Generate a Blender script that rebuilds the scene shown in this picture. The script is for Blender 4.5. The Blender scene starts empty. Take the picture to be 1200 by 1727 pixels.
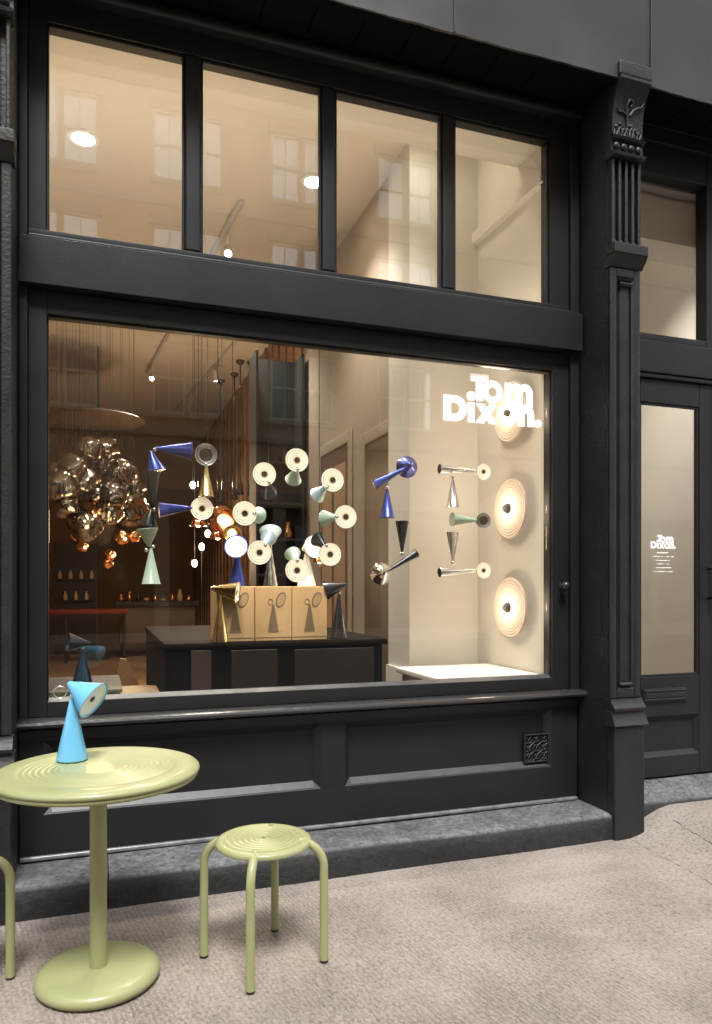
import bpy, bmesh, math, random
from mathutils import Vector, Matrix
random.seed(7)
S = bpy.context.scene
COL = S.collection
PI = math.pi

# ------------------------------------------------------------------ camera, world, sun, exposure
cd = bpy.data.cameras.new('camera')
cd.sensor_fit = 'HORIZONTAL'; cd.sensor_width = 36.0; cd.lens = 37.2
cd.shift_y = 0.1029
cd.clip_start = 0.05; cd.clip_end = 300
cam = bpy.data.objects.new('camera', cd); COL.objects.link(cam)
cam.location = (0, -3.571, 1.366)
cam.rotation_euler = (PI/2, 0, -0.3357)
S.camera = cam

SUN_EL, SUN_AZ = math.radians(60), math.radians(188)     # azimuth measured from +Y, clockwise
W = bpy.data.worlds.new('World'); S.world = W; W.use_nodes = True
nt = W.node_tree; nt.nodes.clear()
sky = nt.nodes.new('ShaderNodeTexSky'); sky.sky_type = 'NISHITA'; sky.sun_disc = False
sky.sun_elevation = SUN_EL; sky.sun_rotation = SUN_AZ
sky.air_density = 1.0; sky.dust_density = 1.5; sky.ozone_density = 0.6
hs = nt.nodes.new('ShaderNodeHueSaturation'); hs.inputs['Saturation'].default_value = 0.24
bg = nt.nodes.new('ShaderNodeBackground'); bg.inputs['Strength'].default_value = 0.15
wo = nt.nodes.new('ShaderNodeOutputWorld')
nt.links.new(sky.outputs[0], hs.inputs['Color']); nt.links.new(hs.outputs[0], bg.inputs[0]); nt.links.new(bg.outputs[0], wo.inputs[0])

sl = bpy.data.lights.new('sun', 'SUN'); sl.energy = 1.45; sl.angle = math.radians(15); sl.color = (1, .99, .97)
so = bpy.data.objects.new('sun', sl); COL.objects.link(so)
d = Vector((math.sin(SUN_AZ)*math.cos(SUN_EL), math.cos(SUN_AZ)*math.cos(SUN_EL), math.sin(SUN_EL)))
so.rotation_euler = d.to_track_quat('Z', 'Y').to_euler(); so.location = (0, -6, 14)

S.view_settings.view_transform = 'Standard'; S.view_settings.look = 'None'
S.view_settings.gamma = 1; S.view_settings.use_curve_mapping = False
S.view_settings.exposure = 1.45
cy = S.cycles
cy.use_denoising = True
try: cy.denoiser = 'OPENIMAGEDENOISE'
except Exception: pass
cy.max_bounces = 8; cy.diffuse_bounces = 5; cy.glossy_bounces = 5; cy.transparent_max_bounces = 24
cy.sample_clamp_indirect = 4.0; cy.caustics_reflective = False; cy.caustics_refractive = False

# ------------------------------------------------------------------ materials
def mat(name, col, rough=.5, metal=0.0, var=0.0, vscale=6, bump=0.0, bscale=60, coat=0.0, spec=.5, emit=None, estr=0, rvar=0.0, alt=None):
    m = bpy.data.materials.new(name); m.use_nodes = True
    n = m.node_tree.nodes; l = m.node_tree.links
    b = n['Principled BSDF']
    b.inputs['Base Color'].default_value = (*col, 1); b.inputs['Roughness'].default_value = rough
    b.inputs['Metallic'].default_value = metal; b.inputs['Specular IOR Level'].default_value = spec
    b.inputs['Coat Weight'].default_value = coat; b.inputs['Coat Roughness'].default_value = .08
    if emit: b.inputs['Emission Color'].default_value = (*emit, 1); b.inputs['Emission Strength'].default_value = estr
    tc = n.new('ShaderNodeTexCoord')
    if var or rvar:
        nz = n.new('ShaderNodeTexNoise'); nz.inputs['Scale'].default_value = vscale; nz.inputs['Detail'].default_value = 8; nz.inputs['Roughness'].default_value = .65
        l.new(tc.outputs['Object'], nz.inputs['Vector'])
        if var:
            mx = n.new('ShaderNodeMix'); mx.data_type = 'RGBA'
            a = alt or tuple(c*(1-var) for c in col); bb = tuple(min(1, c*(1+var)) for c in col)
            mx.inputs['A'].default_value = (*a, 1); mx.inputs['B'].default_value = (*bb, 1)
            rp = n.new('ShaderNodeMapRange'); rp.inputs['From Min'].default_value = .3; rp.inputs['From Max'].default_value = .7
            l.new(nz.outputs['Fac'], rp.inputs['Value']); l.new(rp.outputs[0], mx.inputs['Factor']); l.new(mx.outputs['Result'], b.inputs['Base Color'])
        if rvar:
            r2 = n.new('ShaderNodeMapRange'); r2.inputs['To Min'].default_value = max(.02, rough-rvar); r2.inputs['To Max'].default_value = rough+rvar
            l.new(nz.outputs['Fac'], r2.inputs['Value']); l.new(r2.outputs[0], b.inputs['Roughness'])
    if bump:
        bz = n.new('ShaderNodeTexNoise'); bz.inputs['Scale'].default_value = bscale; bz.inputs['Detail'].default_value = 6
        l.new(tc.outputs['Object'], bz.inputs['Vector'])
        bp = n.new('ShaderNodeBump'); bp.inputs['Strength'].default_value = bump; bp.inputs['Distance'].default_value = .01
        l.new(bz.outputs['Fac'], bp.inputs['Height']); l.new(bp.outputs[0], b.inputs['Normal'])
    return m

def glass_mat(name, tint=(.95, .96, .94), f0=.082, wob=.02):
    m = bpy.data.materials.new(name); m.use_nodes = True
    n = m.node_tree.nodes; l = m.node_tree.links; n.clear()
    o = n.new('ShaderNodeOutputMaterial'); mx = n.new('ShaderNodeMixShader')
    t = n.new('ShaderNodeBsdfTransparent'); t.inputs[0].default_value = (*tint, 1)
    g = n.new('ShaderNodeBsdfGlossy'); g.inputs['Roughness'].default_value = 0.0
    lw = n.new('ShaderNodeLayerWeight'); lw.inputs['Blend'].default_value = .5
    p = n.new('ShaderNodeMath'); p.operation = 'POWER'; p.inputs[1].default_value = 5
    a = n.new('ShaderNodeMath'); a.operation = 'MULTIPLY_ADD'; a.inputs[1].default_value = 1-f0; a.inputs[2].default_value = f0
    l.new(lw.outputs['Facing'], p.inputs[0]); l.new(p.outputs[0], a.inputs[0]); l.new(a.outputs[0], mx.inputs[0])
    if wob:
        tc = n.new('ShaderNodeTexCoord'); nz = n.new('ShaderNodeTexNoise'); nz.inputs['Scale'].default_value = 1.6; nz.inputs['Detail'].default_value = 1
        bp = n.new('ShaderNodeBump'); bp.inputs['Strength'].default_value = wob; bp.inputs['Distance'].default_value = .05
        l.new(tc.outputs['Object'], nz.inputs['Vector']); l.new(nz.outputs['Fac'], bp.inputs['Height']); l.new(bp.outputs[0], g.inputs['Normal'])
    l.new(t.outputs[0], mx.inputs[1]); l.new(g.outputs[0], mx.inputs[2]); l.new(mx.outputs[0], o.inputs[0])
    return m

def emis(name, col, s):
    m = bpy.data.materials.new(name); m.use_nodes = True
    n = m.node_tree.nodes; n.clear()
    e = n.new('ShaderNodeEmission'); e.inputs[0].default_value = (*col, 1); e.inputs[1].default_value = s
    o = n.new('ShaderNodeOutputMaterial'); m.node_tree.links.new(e.outputs[0], o.inputs[0])
    return m

M = {}
M['paint'] = mat('charcoal_paint', (.0118, .0122, .0127), .48, spec=.4, var=.18, vscale=3, bump=.06, bscale=90, rvar=.1)
M['iron'] = mat('painted_cast_iron', (.0128, .013, .0133), .48, var=.3, vscale=9, bump=.28, bscale=70, rvar=.12)
M['soffit'] = mat('soffit_paint', (.003, .003, .003), .95, spec=.1, var=.2, vscale=4)
M['sheet'] = mat('painted_sheet_metal', (.027, .027, .027), .42, var=.16, vscale=2.2, bump=.12, bscale=5, rvar=.12)
M['gloss'] = mat('gloss_charcoal_paint', (.035, .035, .036), .26, coat=.8, bump=.08, bscale=60, rvar=.08)
M['bead'] = mat('pale_bead_paint', (.17, .17, .17), .3, coat=.5, var=.5, vscale=14)  # lighter grey than the rest of the front, randomly mottled
M['dark_glass'] = mat('dark_shop_glass', (.03, .025, .02), .08)
M['ledge'] = mat('dusty_ledge_paint', (.045, .045, .046), .4, var=.4, vscale=9)
M['hole'] = mat('dark_recess', (.008, .008, .008), .8)
M['glass'] = glass_mat('shop_glass')
M['olive'] = mat('pale_olive_enamel', (.32, .335, .158), .42, coat=.25, var=.03, vscale=3)
M['rubber'] = mat('black_rubber', (.012, .012, .012), .7)
M['sky_blue'] = mat('sky_blue_lacquer', (.17, .50, .80), .25, coat=.5)
M['white_lac'] = mat('white_diffuser', (.82, .8, .76), .35)
M['cool_white'] = mat('cool_white_plastic', (.80, .85, .90), .35)
M['steel'] = mat('polished_steel', (.75, .74, .72), .16, 1)
M['chrome'] = mat('brushed_aluminium', (.9, .9, .9), .11, 1)
M['gold'] = mat('polished_brass', (.86, .66, .33), .16, 1)
M['copper'] = mat('polished_copper', (.85, .42, .2), .15, 1)
M['smoke'] = mat('silvered_gold_mirror', (.31, .275, .235), .14, 1, bump=.15, bscale=6)
M['blue'] = mat('cobalt_metal', (.07, .1, .42), .26, .75)
M['black'] = mat('black_gloss_metal', (.025, .025, .027), .2, .3, coat=.4)
M['mint'] = mat('pale_mint_lacquer', (.62, .76, .62), .3, coat=.3)
M['iceblue'] = mat('ice_blue_lacquer', (.6, .74, .82), .3, coat=.3)
M['cream'] = mat('warm_white_wall', (.69, .655, .60), .8, var=.03, vscale=2)
M['taupe'] = mat('taupe_wall_paint', (.36, .30, .235), .8, var=.08, vscale=2)
M['nib'] = mat('grey_white_wall', (.62, .59, .54), .8)
M['ceil'] = mat('ceiling_paint', (.68, .63, .56), .85)
M['brownwall'] = mat('brown_plaster', (.34, .22, .13), .8, var=.2, vscale=1.2)
M['wood'] = mat('brown_timber', (.26, .13, .06), .5, var=.3, vscale=5)
M['floorwood'] = mat('oak_floor', (.32, .2, .11), .35, var=.25, vscale=3)
M['door_dark'] = mat('dark_timber_leaf', (.13, .09, .06), .5, var=.2, vscale=4)
M['counter'] = mat('dark_oak_counter', (.006, .005, .005), .8, spec=.06, var=.35, vscale=5)
M['carton'] = mat('kraft_carton', (.62, .4, .2), .7, var=.06, vscale=8)
M['print'] = mat('taupe_print', (.2, .135, .08), .7)
M['print2'] = mat('light_taupe_print', (.48, .32, .17), .7)
M['ring_a'] = mat('cream_ring', (.86, .8, .68), .4, emit=(1, .84, .62), estr=.28)
M['ring_b'] = mat('tan_ring', (.74, .56, .40), .4, emit=(1, .72, .45), estr=.1)
M['ring_c'] = mat('dark_centre', (.06, .035, .025), .4)
M['ring_s'] = mat('silver_ring', (.7, .7, .68), .25, .8)
M['lettering'] = mat('white_vinyl', (.95, .95, .94), .5)
_n = M['lettering'].node_tree; _t = _n.nodes.new('ShaderNodeBsdfTranslucent'); _t.inputs[0].default_value = (.95, .94, .92, 1)
_x = _n.nodes.new('ShaderNodeAddShader'); _n.links.new(_n.nodes['Principled BSDF'].outputs[0], _x.inputs[0]); _n.links.new(_t.outputs[0], _x.inputs[1])
_n.links.new(_x.outputs[0], _n.nodes['Material Output'].inputs[0])
_n.nodes['Principled BSDF'].inputs['Base Color'].default_value = (.72, .72, .72, 1); _t.inputs[0].default_value = (.5, .5, .5, 1)
M['brick'] = None
M['red'] = mat('oxblood_table', (.2, .02, .012), .4)
M['reflection_brown'] = mat('brown_front_reflection', (.045, .03, .022), .5)
M['dim'] = mat('dark_furniture', (.016, .010, .008), .5, var=.3, vscale=6)
M['tan'] = mat('pale_plywood', (.5, .33, .18), .5)
M['navy'] = mat('navy_lacquer', (.012, .02, .05), .3)
M['bulb'] = emis('warm_bulb', (1, .72, .42), 8)
M['dl'] = emis('downlight_lens', (1, .88, .7), 30)
M['track'] = mat('white_track', (.6, .58, .54), .4)
M['stone'] = None

def node_mat(name):
    m = bpy.data.materials.new(name); m.use_nodes = True
    n = m.node_tree.nodes; l = m.node_tree.links
    b = n['Principled BSDF']; tc = n.new('ShaderNodeTexCoord')
    def noise(scale, detail=6, rough=.6, dist=0, vec=None):
        z = n.new('ShaderNodeTexNoise'); z.inputs['Scale'].default_value = scale; z.inputs['Detail'].default_value = detail
        z.inputs['Roughness'].default_value = rough; z.inputs['Distortion'].default_value = dist
        l.new(vec or tc.outputs['Object'], z.inputs['Vector']); return z.outputs['Fac']
    def ramp(v, a, b_, lo=0, hi=1):
        r = n.new('ShaderNodeMapRange'); r.inputs['From Min'].default_value = a; r.inputs['From Max'].default_value = b_
        r.inputs['To Min'].default_value = lo; r.inputs['To Max'].default_value = hi; l.new(v, r.inputs['Value']); return r.outputs[0]
    def mix(f, a, c, mode='MIX'):
        x = n.new('ShaderNodeMix'); x.data_type = 'RGBA'; x.blend_type = mode
        if isinstance(f, (int, float)): x.inputs['Factor'].default_value = f
        else: l.new(f, x.inputs['Factor'])
        for s, v in (('A', a), ('B', c)):
            if isinstance(v, tuple): x.inputs[s].default_value = (*v, 1)
            else: l.new(v, x.inputs[s])
        return x.outputs['Result']
    def math_(op, a, c):
        x = n.new('ShaderNodeMath'); x.operation = op
        for i, v in enumerate((a, c)):
            if isinstance(v, (int, float)): x.inputs[i].default_value = v
            else: l.new(v, x.inputs[i])
        return x.outputs[0]
    return m, n, l, b, tc, noise, ramp, mix, math_

# pavement: worn, broom-finished concrete
m, n, l, b, tc, noise, ramp, mix, mth = node_mat('broomed_concrete')
mp = n.new('ShaderNodeMapping'); mp.inputs['Rotation'].default_value = (0, 0, math.radians(-10)); l.new(tc.outputs['Object'], mp.inputs['Vector'])
wv = n.new('ShaderNodeTexWave'); wv.inputs['Scale'].default_value = 17; wv.inputs['Distortion'].default_value = 7; wv.inputs['Detail'].default_value = 4; wv.inputs['Detail Scale'].default_value = 2.2
wv.inputs['Detail Roughness'].default_value = .7
l.new(mp.outputs[0], wv.inputs['Vector'])
mp2 = n.new('ShaderNodeMapping'); mp2.inputs['Rotation'].default_value = (0, 0, math.radians(-10)); mp2.inputs['Scale'].default_value = (1, .28, 1); l.new(tc.outputs['Object'], mp2.inputs['Vector'])
grain = noise(72, 4, .75, 0, mp2.outputs[0])
pit = noise(62, 4, .7)
big = noise(1.1, 5, .6, .6); mid = noise(4.5, 7, .65, .4)
base = mix(ramp(big, .36, .66), (.40, .345, .295), (.445, .39, .34))
base = mix(ramp(mid, .42, .72, 0, .45), base, (.50, .45, .405))
worn = ramp(noise(1.7, 4, .55), .4, .62)               # where the broom marks survive
groove = mth('MULTIPLY', mth('ADD', mth('MULTIPLY', wv.outputs['Fac'], .45), mth('MULTIPLY', grain, .8)), mth('ADD', mth('MULTIPLY', worn, .8), .2))
dirt = ramp(mth('ADD', mth('MULTIPLY', grain, .6), mth('MULTIPLY', pit, .5)), .42, .68)
base = mix(mth('SUBTRACT', 1.0, dirt), mix(.62, base, (.12, .085, .065)), base)
base = mix(ramp(mth('ADD', grain, mth('MULTIPLY', wv.outputs['Fac'], .11)), .44, .6), mix(mth('ADD', .42, mth('MULTIPLY', worn, .2)), base, (.11, .085, .07)), base)
base = mix(ramp(pit, .56, .68, 0, .7), base, (.13, .10, .08))
l.new(base, b.inputs['Base Color']); b.inputs['Roughness'].default_value = .78
bp = n.new('ShaderNodeBump'); bp.inputs['Strength'].default_value = 1.0; bp.inputs['Distance'].default_value = .009
l.new(mth('ADD', groove, mth('MULTIPLY', pit, .5)), bp.inputs['Height']); l.new(bp.outputs[0], b.inputs['Normal'])
M['pavement'] = m

# step stone: dark paint worn to grey on top
m, n, l, b, tc, noise, ramp, mix, mth = node_mat('worn_painted_stone')
geo = n.new('ShaderNodeNewGeometry'); sp = n.new('ShaderNodeSeparateXYZ'); l.new(geo.outputs['Normal'], sp.inputs[0])
top = ramp(sp.outputs['Z'], .5, .95)                   # foot wear sits on the tread
scr = noise(42, 8, .75); pat = noise(5, 6, .65, .8)
wear = mth('MULTIPLY', top, ramp(pat, .3, .62, .45, 1))
c0 = mix(ramp(scr, .35, .7), (.010, .010, .010), (.028, .028, .028))
c1 = mix(ramp(scr, .34, .66), (.045, .045, .046), (.27, .27, .277))
l.new(mix(wear, c0, c1), b.inputs['Base Color']); b.inputs['Roughness'].default_value = .62
bp = n.new('ShaderNodeBump'); bp.inputs['Strength'].default_value = .8; bp.inputs['Distance'].default_value = .008
l.new(mth('ADD', scr, mth('MULTIPLY', noise(9, 5), 2.0)), bp.inputs['Height']); l.new(bp.outputs[0], b.inputs['Normal'])
M['stone'] = m

# tan brick across the street
m, n, l, b, tc, noise, ramp, mix, mth = node_mat('tan_brick')
l.new(mix(ramp(noise(1.2), .35, .65), (.50, .31, .18), (.64, .43, .27)), b.inputs['Base Color']); b.inputs['Roughness'].default_value = .85
M['brick'] = m
M['trim'] = mat('stone_trim', (.36, .27, .19), .8, var=.15, vscale=2)
M['pane_far'] = mat('street_window_glass', (.8, .82, .84), .04, .9)
M['asphalt'] = mat('asphalt', (.05, .05, .05), .85, var=.3, vscale=2)
M['sash'] = mat('white_sash', (.55, .52, .47), .6)
M['darkshop'] = mat('brown_shop_front', (.14, .08, .05), .6, var=.3, vscale=1)

# ------------------------------------------------------------------ mesh helpers
def newbm(): return bmesh.new()

def link(name, bm, m, parent=None, smooth=None, loc=None):
    me = bpy.data.meshes.new(name)
    bmesh.ops.recalc_face_normals(bm, faces=bm.faces)
    bm.to_mesh(me); bm.free()
    for mm in (m if isinstance(m, (list, tuple)) else [m]): me.materials.append(mm)
    if smooth is not None:
        me.shade_smooth(); me.set_sharp_from_angle(angle=math.radians(smooth))
    o = bpy.data.objects.new(name, me); COL.objects.link(o)
    if parent: o.parent = parent
    if loc: o.location = loc
    return o

def box(bm, x0, x1, y0, y1, z0, z1, bev=0.0, seg=1):
    vs = [bm.verts.new((x, y, z)) for x in (x0, x1) for y in (y0, y1) for z in (z0, z1)]
    fs = [bm.faces.new([vs[i] for i in q]) for q in ((0, 1, 3, 2), (4, 6, 7, 5), (0, 4, 5, 1), (2, 3, 7, 6), (0, 2, 6, 4), (1, 5, 7, 3))]
    if bev:
        es = list({e for f in fs for e in f.edges})
        bmesh.ops.bevel(bm, geom=es, offset=bev, segments=seg, affect='EDGES', profile=.5)

def bx(name, x0, x1, y0, y1, z0, z1, m, parent=None, bev=.003, seg=1):
    bm = newbm(); box(bm, x0, x1, y0, y1, z0, z1, bev, seg)
    o = link(name, bm, m, parent, smooth=60 if bev else None)
    if bev: o.modifiers.new('flat faces', 'WEIGHTED_NORMAL')
    return o

def frame_of(axis):
    a = Vector(axis).normalized()
    u = a.cross(Vector((0, 0, 1)) if abs(a.z) < .95 else Vector((1, 0, 0))).normalized()
    return a, u, a.cross(u).normalized()

def lathe(bm, prof, origin=(0, 0, 0), axis=(0, 0, 1), seg=40, mi=None):
    """prof: list of (radius, distance along axis)."""
    a, u, v = frame_of(axis); o = Vector(origin); rows = []
    for r, h in prof:
        if r < 1e-6: rows.append([bm.verts.new(o + a*h)])
        else: rows.append([bm.verts.new(o + a*h + (u*math.cos(2*PI*k/seg) + v*math.sin(2*PI*k/seg))*r) for k in range(seg)])
    for i in range(len(rows)-1):
        A, B = rows[i], rows[i+1]
        for k in range(seg):
            j = (k+1) % seg
            q = [A[k % len(A)], A[j % len(A)], B[j % len(B)], B[k % len(B)]]
            q2 = []
            for x in q:
                if x not in q2: q2.append(x)
            if len(q2) > 2:
                f = bm.faces.new(q2)
                if mi: f.material_index = mi[i]

def tube(bm, pts, r, seg=12, caps=True):
    pts = [Vector(p) for p in pts]; rs = r if isinstance(r, (list, tuple)) else [r]*len(pts)
    t = (pts[1]-pts[0]).normalized(); _, u, _v = frame_of(t); rows = []
    for i, p in enumerate(pts):
        t2 = ((pts[min(i+1, len(pts)-1)] - pts[max(i-1, 0)])).normalized()
        u = (u - t2*u.dot(t2)).normalized(); v = t2.cross(u)
        rows.append([bm.verts.new(p + (u*math.cos(2*PI*k/seg)+v*math.sin(2*PI*k/seg))*rs[i]) for k in range(seg)])
    for A, B in zip(rows, rows[1:]):
        for k in range(seg): bm.faces.new((A[k], A[(k+1) % seg], B[(k+1) % seg], B[k]))
    if caps: bm.faces.new(rows[0][::-1]); bm.faces.new(rows[-1])

def sphere(bm, c, r, seg=16, sc=(1, 1, 1)):
    g = bmesh.ops.create_uvsphere(bm, u_segments=seg, v_segments=max(6, seg//2), radius=r)
    for v in g['verts']: v.co = Vector((v.co.x*sc[0], v.co.y*sc[1], v.co.z*sc[2])) + Vector(c)

def prism_x(bm, poly, x0, x1):
    """extrude a (y, z) outline along x"""
    A = [bm.verts.new((x0, y, z)) for y, z in poly]; B = [bm.verts.new((x1, y, z)) for y, z in poly]
    k = len(poly)
    for i in range(k): bm.faces.new((A[i], A[(i+1) % k], B[(i+1) % k], B[i]))
    bm.faces.new(A[::-1]); bm.faces.new(B)

def recess(bm, x0, x1, z0, z1, y, depth, w):
    """sloped moulding ring from the opening edge at y down to y+depth"""
    o = [(x0, z0), (x1, z0), (x1, z1), (x0, z1)]; i_ = [(x0+w, z0+w), (x1-w, z0+w), (x1-w, z1-w), (x0+w, z1-w)]
    A = [bm.verts.new((x, y, z)) for x, z in o]; B = [bm.verts.new((x, y+depth, z)) for x, z in i_]
    C_ = [bm.verts.new((x, y+depth+.02, z)) for x, z in i_]; D_ = [bm.verts.new((x, y+depth+.02, z)) for x, z in o]
    for P, Q in ((A, B), (B, C_), (C_, D_), (D_, A)):
        for k in range(4): bm.faces.new((P[k], P[(k+1) % 4], Q[(k+1) % 4], Q[k]))

def tag(o, label=None, cat=None, group=None, kind=None):
    if label: o['label'] = label
    if cat: o['category'] = cat
    if group: o['group'] = group
    if kind: o['kind'] = kind
    return o

def thing(name, label, cat, loc=(0, 0, 0), group=None, rz=0):
    o = bpy.data.objects.new(name, None); COL.objects.link(o)
    o.empty_display_size = .1; o.location = loc; o.rotation_euler = (0, 0, rz)
    return tag(o, label, cat, group)

def copy_tree(o, parent=None):
    c = o.copy(); COL.objects.link(c)
    if parent: c.parent = parent
    for ch in list(o.children): copy_tree(ch, c)
    return c

def struct(name, bm, m, smooth=None):
    return tag(link(name, bm, m, None, smooth), kind='structure')

# ------------------------------------------------------------------ ground and street
def sm(t): t = max(0, min(1, t)); return t*t*(3-2*t)
def ground_z(x, y):
    return .118*sm((x-2.66)/.42)*sm((y+1.25)/.95) + .004*math.sin(x*1.7+.4)*math.sin(y*2.1)*sm((-.6-y)/.5)
bm = newbm()
xs = [-30, -20, -12, -7, -4, -2.5] + [-1.5+.06*i for i in range(117)] + [6, 8, 12, 20, 30]
ys = [-5.2, -4.8, -4.2, -3.6, -3.0, -2.4] + [-2.0+.05*i for i in range(46)]
grid = [[bm.verts.new((x, y, ground_z(x, y))) for x in xs] for y in ys]
for j in range(len(ys)-1):
    for i in range(len(xs)-1): bm.faces.new((grid[j][i], grid[j][i+1], grid[j+1][i+1], grid[j+1][i]))
struct('pavement', bm, M['pavement'], 60)
for pts in ([(2.711, -.226), (2.69, -.40), (2.672, -.56), (2.668, -.70), (2.65, -.85), (2.64, -.95), (2.60, -1.15), (2.61, -1.4)], [(2.95, -.36), (2.93, -.45), (2.936, -.56), (2.925, -.68), (2.94, -.82), (2.93, -.9)]):
    fine = []
    for (xa, ya), (xb, yb) in zip(pts, pts[1:]):
        for k in range(5):
            t = k/5; x = xa+(xb-xa)*t+random.uniform(-.006, .006); y = ya+(yb-ya)*t
            fine.append((x, y, ground_z(x, y)-.0005))
    bm = newbm(); tube(bm, fine, [random.uniform(.001, .0032) for _ in fine], 5)
    struct('pavement_crack', bm, M['hole'], 60)
bm = newbm(); box(bm, -30, 30, -5.34, -5.202, -.3, 0, .01); struct('kerb', bm, M['trim'])
bm = newbm(); box(bm, -120, 120, -14.6, -5.3, -.5, -.14); struct('road', bm, M['asphalt'])
bm = newbm(); box(bm, -30, 30, -19, -14.6, -.5, 0); struct('far_pavement', bm, M['trim'])
bm = newbm(); box(bm, -150, 150, -150, 150, -.9, -.55); struct('ground', bm, M['asphalt'])

# building across the street (seen as a reflection in the panes)
opp = thing('apartment_building', 'tan brick apartment block reflected faintly in the upper panes', 'building', (0, -18, 0))
bx('wall', -26, 30, -8, 0, 3.9, 23, M['brick'], opp, 0)
bx('ground_floor', -26, 30, -7.9, -.1, 0, 3.9, M['darkshop'], opp, 0)
bx('cornice', -26.2, 30.2, 0, .5, 22.2, 22.9, M['trim'], opp, .03)
bx('string_course', -26.1, 30.1, 0, .22, 3.7, 4.15, M['trim'], opp, .03)
for zz in (5.6, 8.9, 12.2, 15.5): bx('string_course', -26.1, 30.1, 0, .12, zz, zz+.16, M['trim'], opp, .02)
wn = None
for fl in range(5):
    for pr in range(6):
        for q in (0, 1):
            x = -8.3 + 3.4*pr + q*1.02; z = 7.3 + 3.3*fl
            if wn is None:
                bm = newbm()
                for a in ((-.46, -.4, .02, .1, -1.0, 1.0), (.4, .46, .02, .1, -1.0, 1.0), (-.4, .4, .02, .1, .94, 1.0), (-.4, .4, .02, .1, -1.0, -.93), (-.4, .4, .03, .09, -.04, .03), (-.012, .012, .03, .08, .03, .94), (-.012, .012, .03, .08, -.93, -.04)): box(bm, *a)
                wn = link('window', bm, M['sash'], opp, loc=(x, 0, z))
                bm = newbm(); box(bm, -.4, .4, .02, .045, -.93, .94); link('pane', bm, M['pane_far'], wn)
                bm = newbm(); box(bm, -.56, .56, .02, .16, 1.02, 1.3, .01); link('lintel', bm, M['trim'], wn)
                bm = newbm(); box(bm, -.56, .56, .02, .18, -1.14, -1.02, .01); link('sill', bm, M['trim'], wn)
            else:
                c = copy_tree(wn, opp); c.location = (x, 0, z)
for k in range(9):
    bx('pilaster', -8.7+3.45*k-.2, -8.7+3.45*k+.2, 0, .2, 0, 3.7, M['trim'], opp, .02)
    if k < 8: bx('shop_pane', -8.7+3.45*k+.5, -8.7+3.45*k+2.95, -.02, .03, .8, 3.2, M['dark_glass'], opp, .0)

# ------------------------------------------------------------------ shop interior shell
FL = .25
def sbox(name, m, *a):
    bm = newbm(); box(bm, *a); return struct(name, bm, m)
sbox('shop_floor', M['floorwood'], -3.3, 4.3, .095, 13.1, -.2, FL)
sbox('ceiling', M['ceil'], -3.3, 4.3, .07, 13.1, 4.3, 4.5)
sbox('wall_back', M['brownwall'], -3.3, 2.1, 13.0, 13.2, FL, 4.3)
sbox('wall_left', M['brownwall'], -3.4, -3.2, .07, 13.1, FL, 4.3)
sbox('wall_display', M['cream'], 2.43, 2.56, .075, 1.25, FL, 4.3)
sbox('wall_return', M['nib'], 1.926, 2.43, .88, 1.25, FL, 4.3)
sbox('wall_side', M['taupe'], 1.955, 2.1, 1.25, 3.55, FL, 4.3)
sbox('wall_timber', M['wood'], 1.955, 2.1, 3.55, 13.0, FL, 4.3)
sbox('header_beam', M['cream'], -3.2, 2.43, .095, .37, 3.93, 4.3)
bm = newbm(); box(bm, 2.385, 2.43, .096, .88, 3.68, 3.75); box(bm, 2.385, 2.406, .056, .095, 3.68, 3.75); struct('wall_ledge', bm, M['cream'])
sbox('skirting', M['cream'], 1.905, 1.926, .87, 1.25, FL, .81)
sbox('wall_vestibule_back', M['cream'], 2.56, 4.3, 1.35, 1.5, FL, 4.3)
sbox('wall_vestibule_side', M['cream'], 4.0, 4.3, .07, 1.35, FL, 4.3)
sbox('vestibule_beam', M['cream'], 2.56, 4.0, .2, .45, 3.55, 4.3)
# the timber wall's battens
tb = newbm()
bat = None
for i in range(26):
    y = 3.7 + i*.34
    if bat is None:
        bm = newbm(); box(bm, 1.93, 1.955, -.03, .03, FL, 4.29, .004)
        bat = link('batten', bm, M['wood'], bpy.data.objects['wall_timber'], loc=(0, y, 0))
    else:
        c = bat.copy(); COL.objects.link(c); c.location = (0, y, 0)
# casings and dark leaves in the side wall
side = bpy.data.objects['wall_side']
for y0, y1, zt in ((1.30, 1.80, 2.45), (2.2, 3.0, 2.55)):
    bx('doorway_leaf', 1.945, 1.954, y0, y1, FL, zt, M['door_dark'], side, 0)
    for a, c in ((y0-.10, y0), (y1, y1+.10)): bx('casing', 1.938, 1.955, a, c, FL, zt+.1, M['taupe'], side, .008)
    bx('casing', 1.938, 1.955, y0, y1, zt, zt+.1, M['taupe'], side, .008)
for y0 in (2.26, 2.64): bx('leaf_panel', 1.937, 1.945, y0, y0+.3, .5, 2.4, M['brownwall'], side, .003)

# ------------------------------------------------------------------ the shop front
sf = thing('shop_front', 'charcoal painted shop front with big display window and four upper panes', 'shop front')
P_ = M['paint']
XL, XR = -.335, 2.59
def fb(name, *a, m=None, bev=.0025, seg=1): return bx(name, *a, m or P_, sf, bev, seg)
fb('casing', XL, -.300, -.022, .10, .72, 4.06); fb('casing', 2.535, XR, -.022, .10, .72, 4.06)
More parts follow.
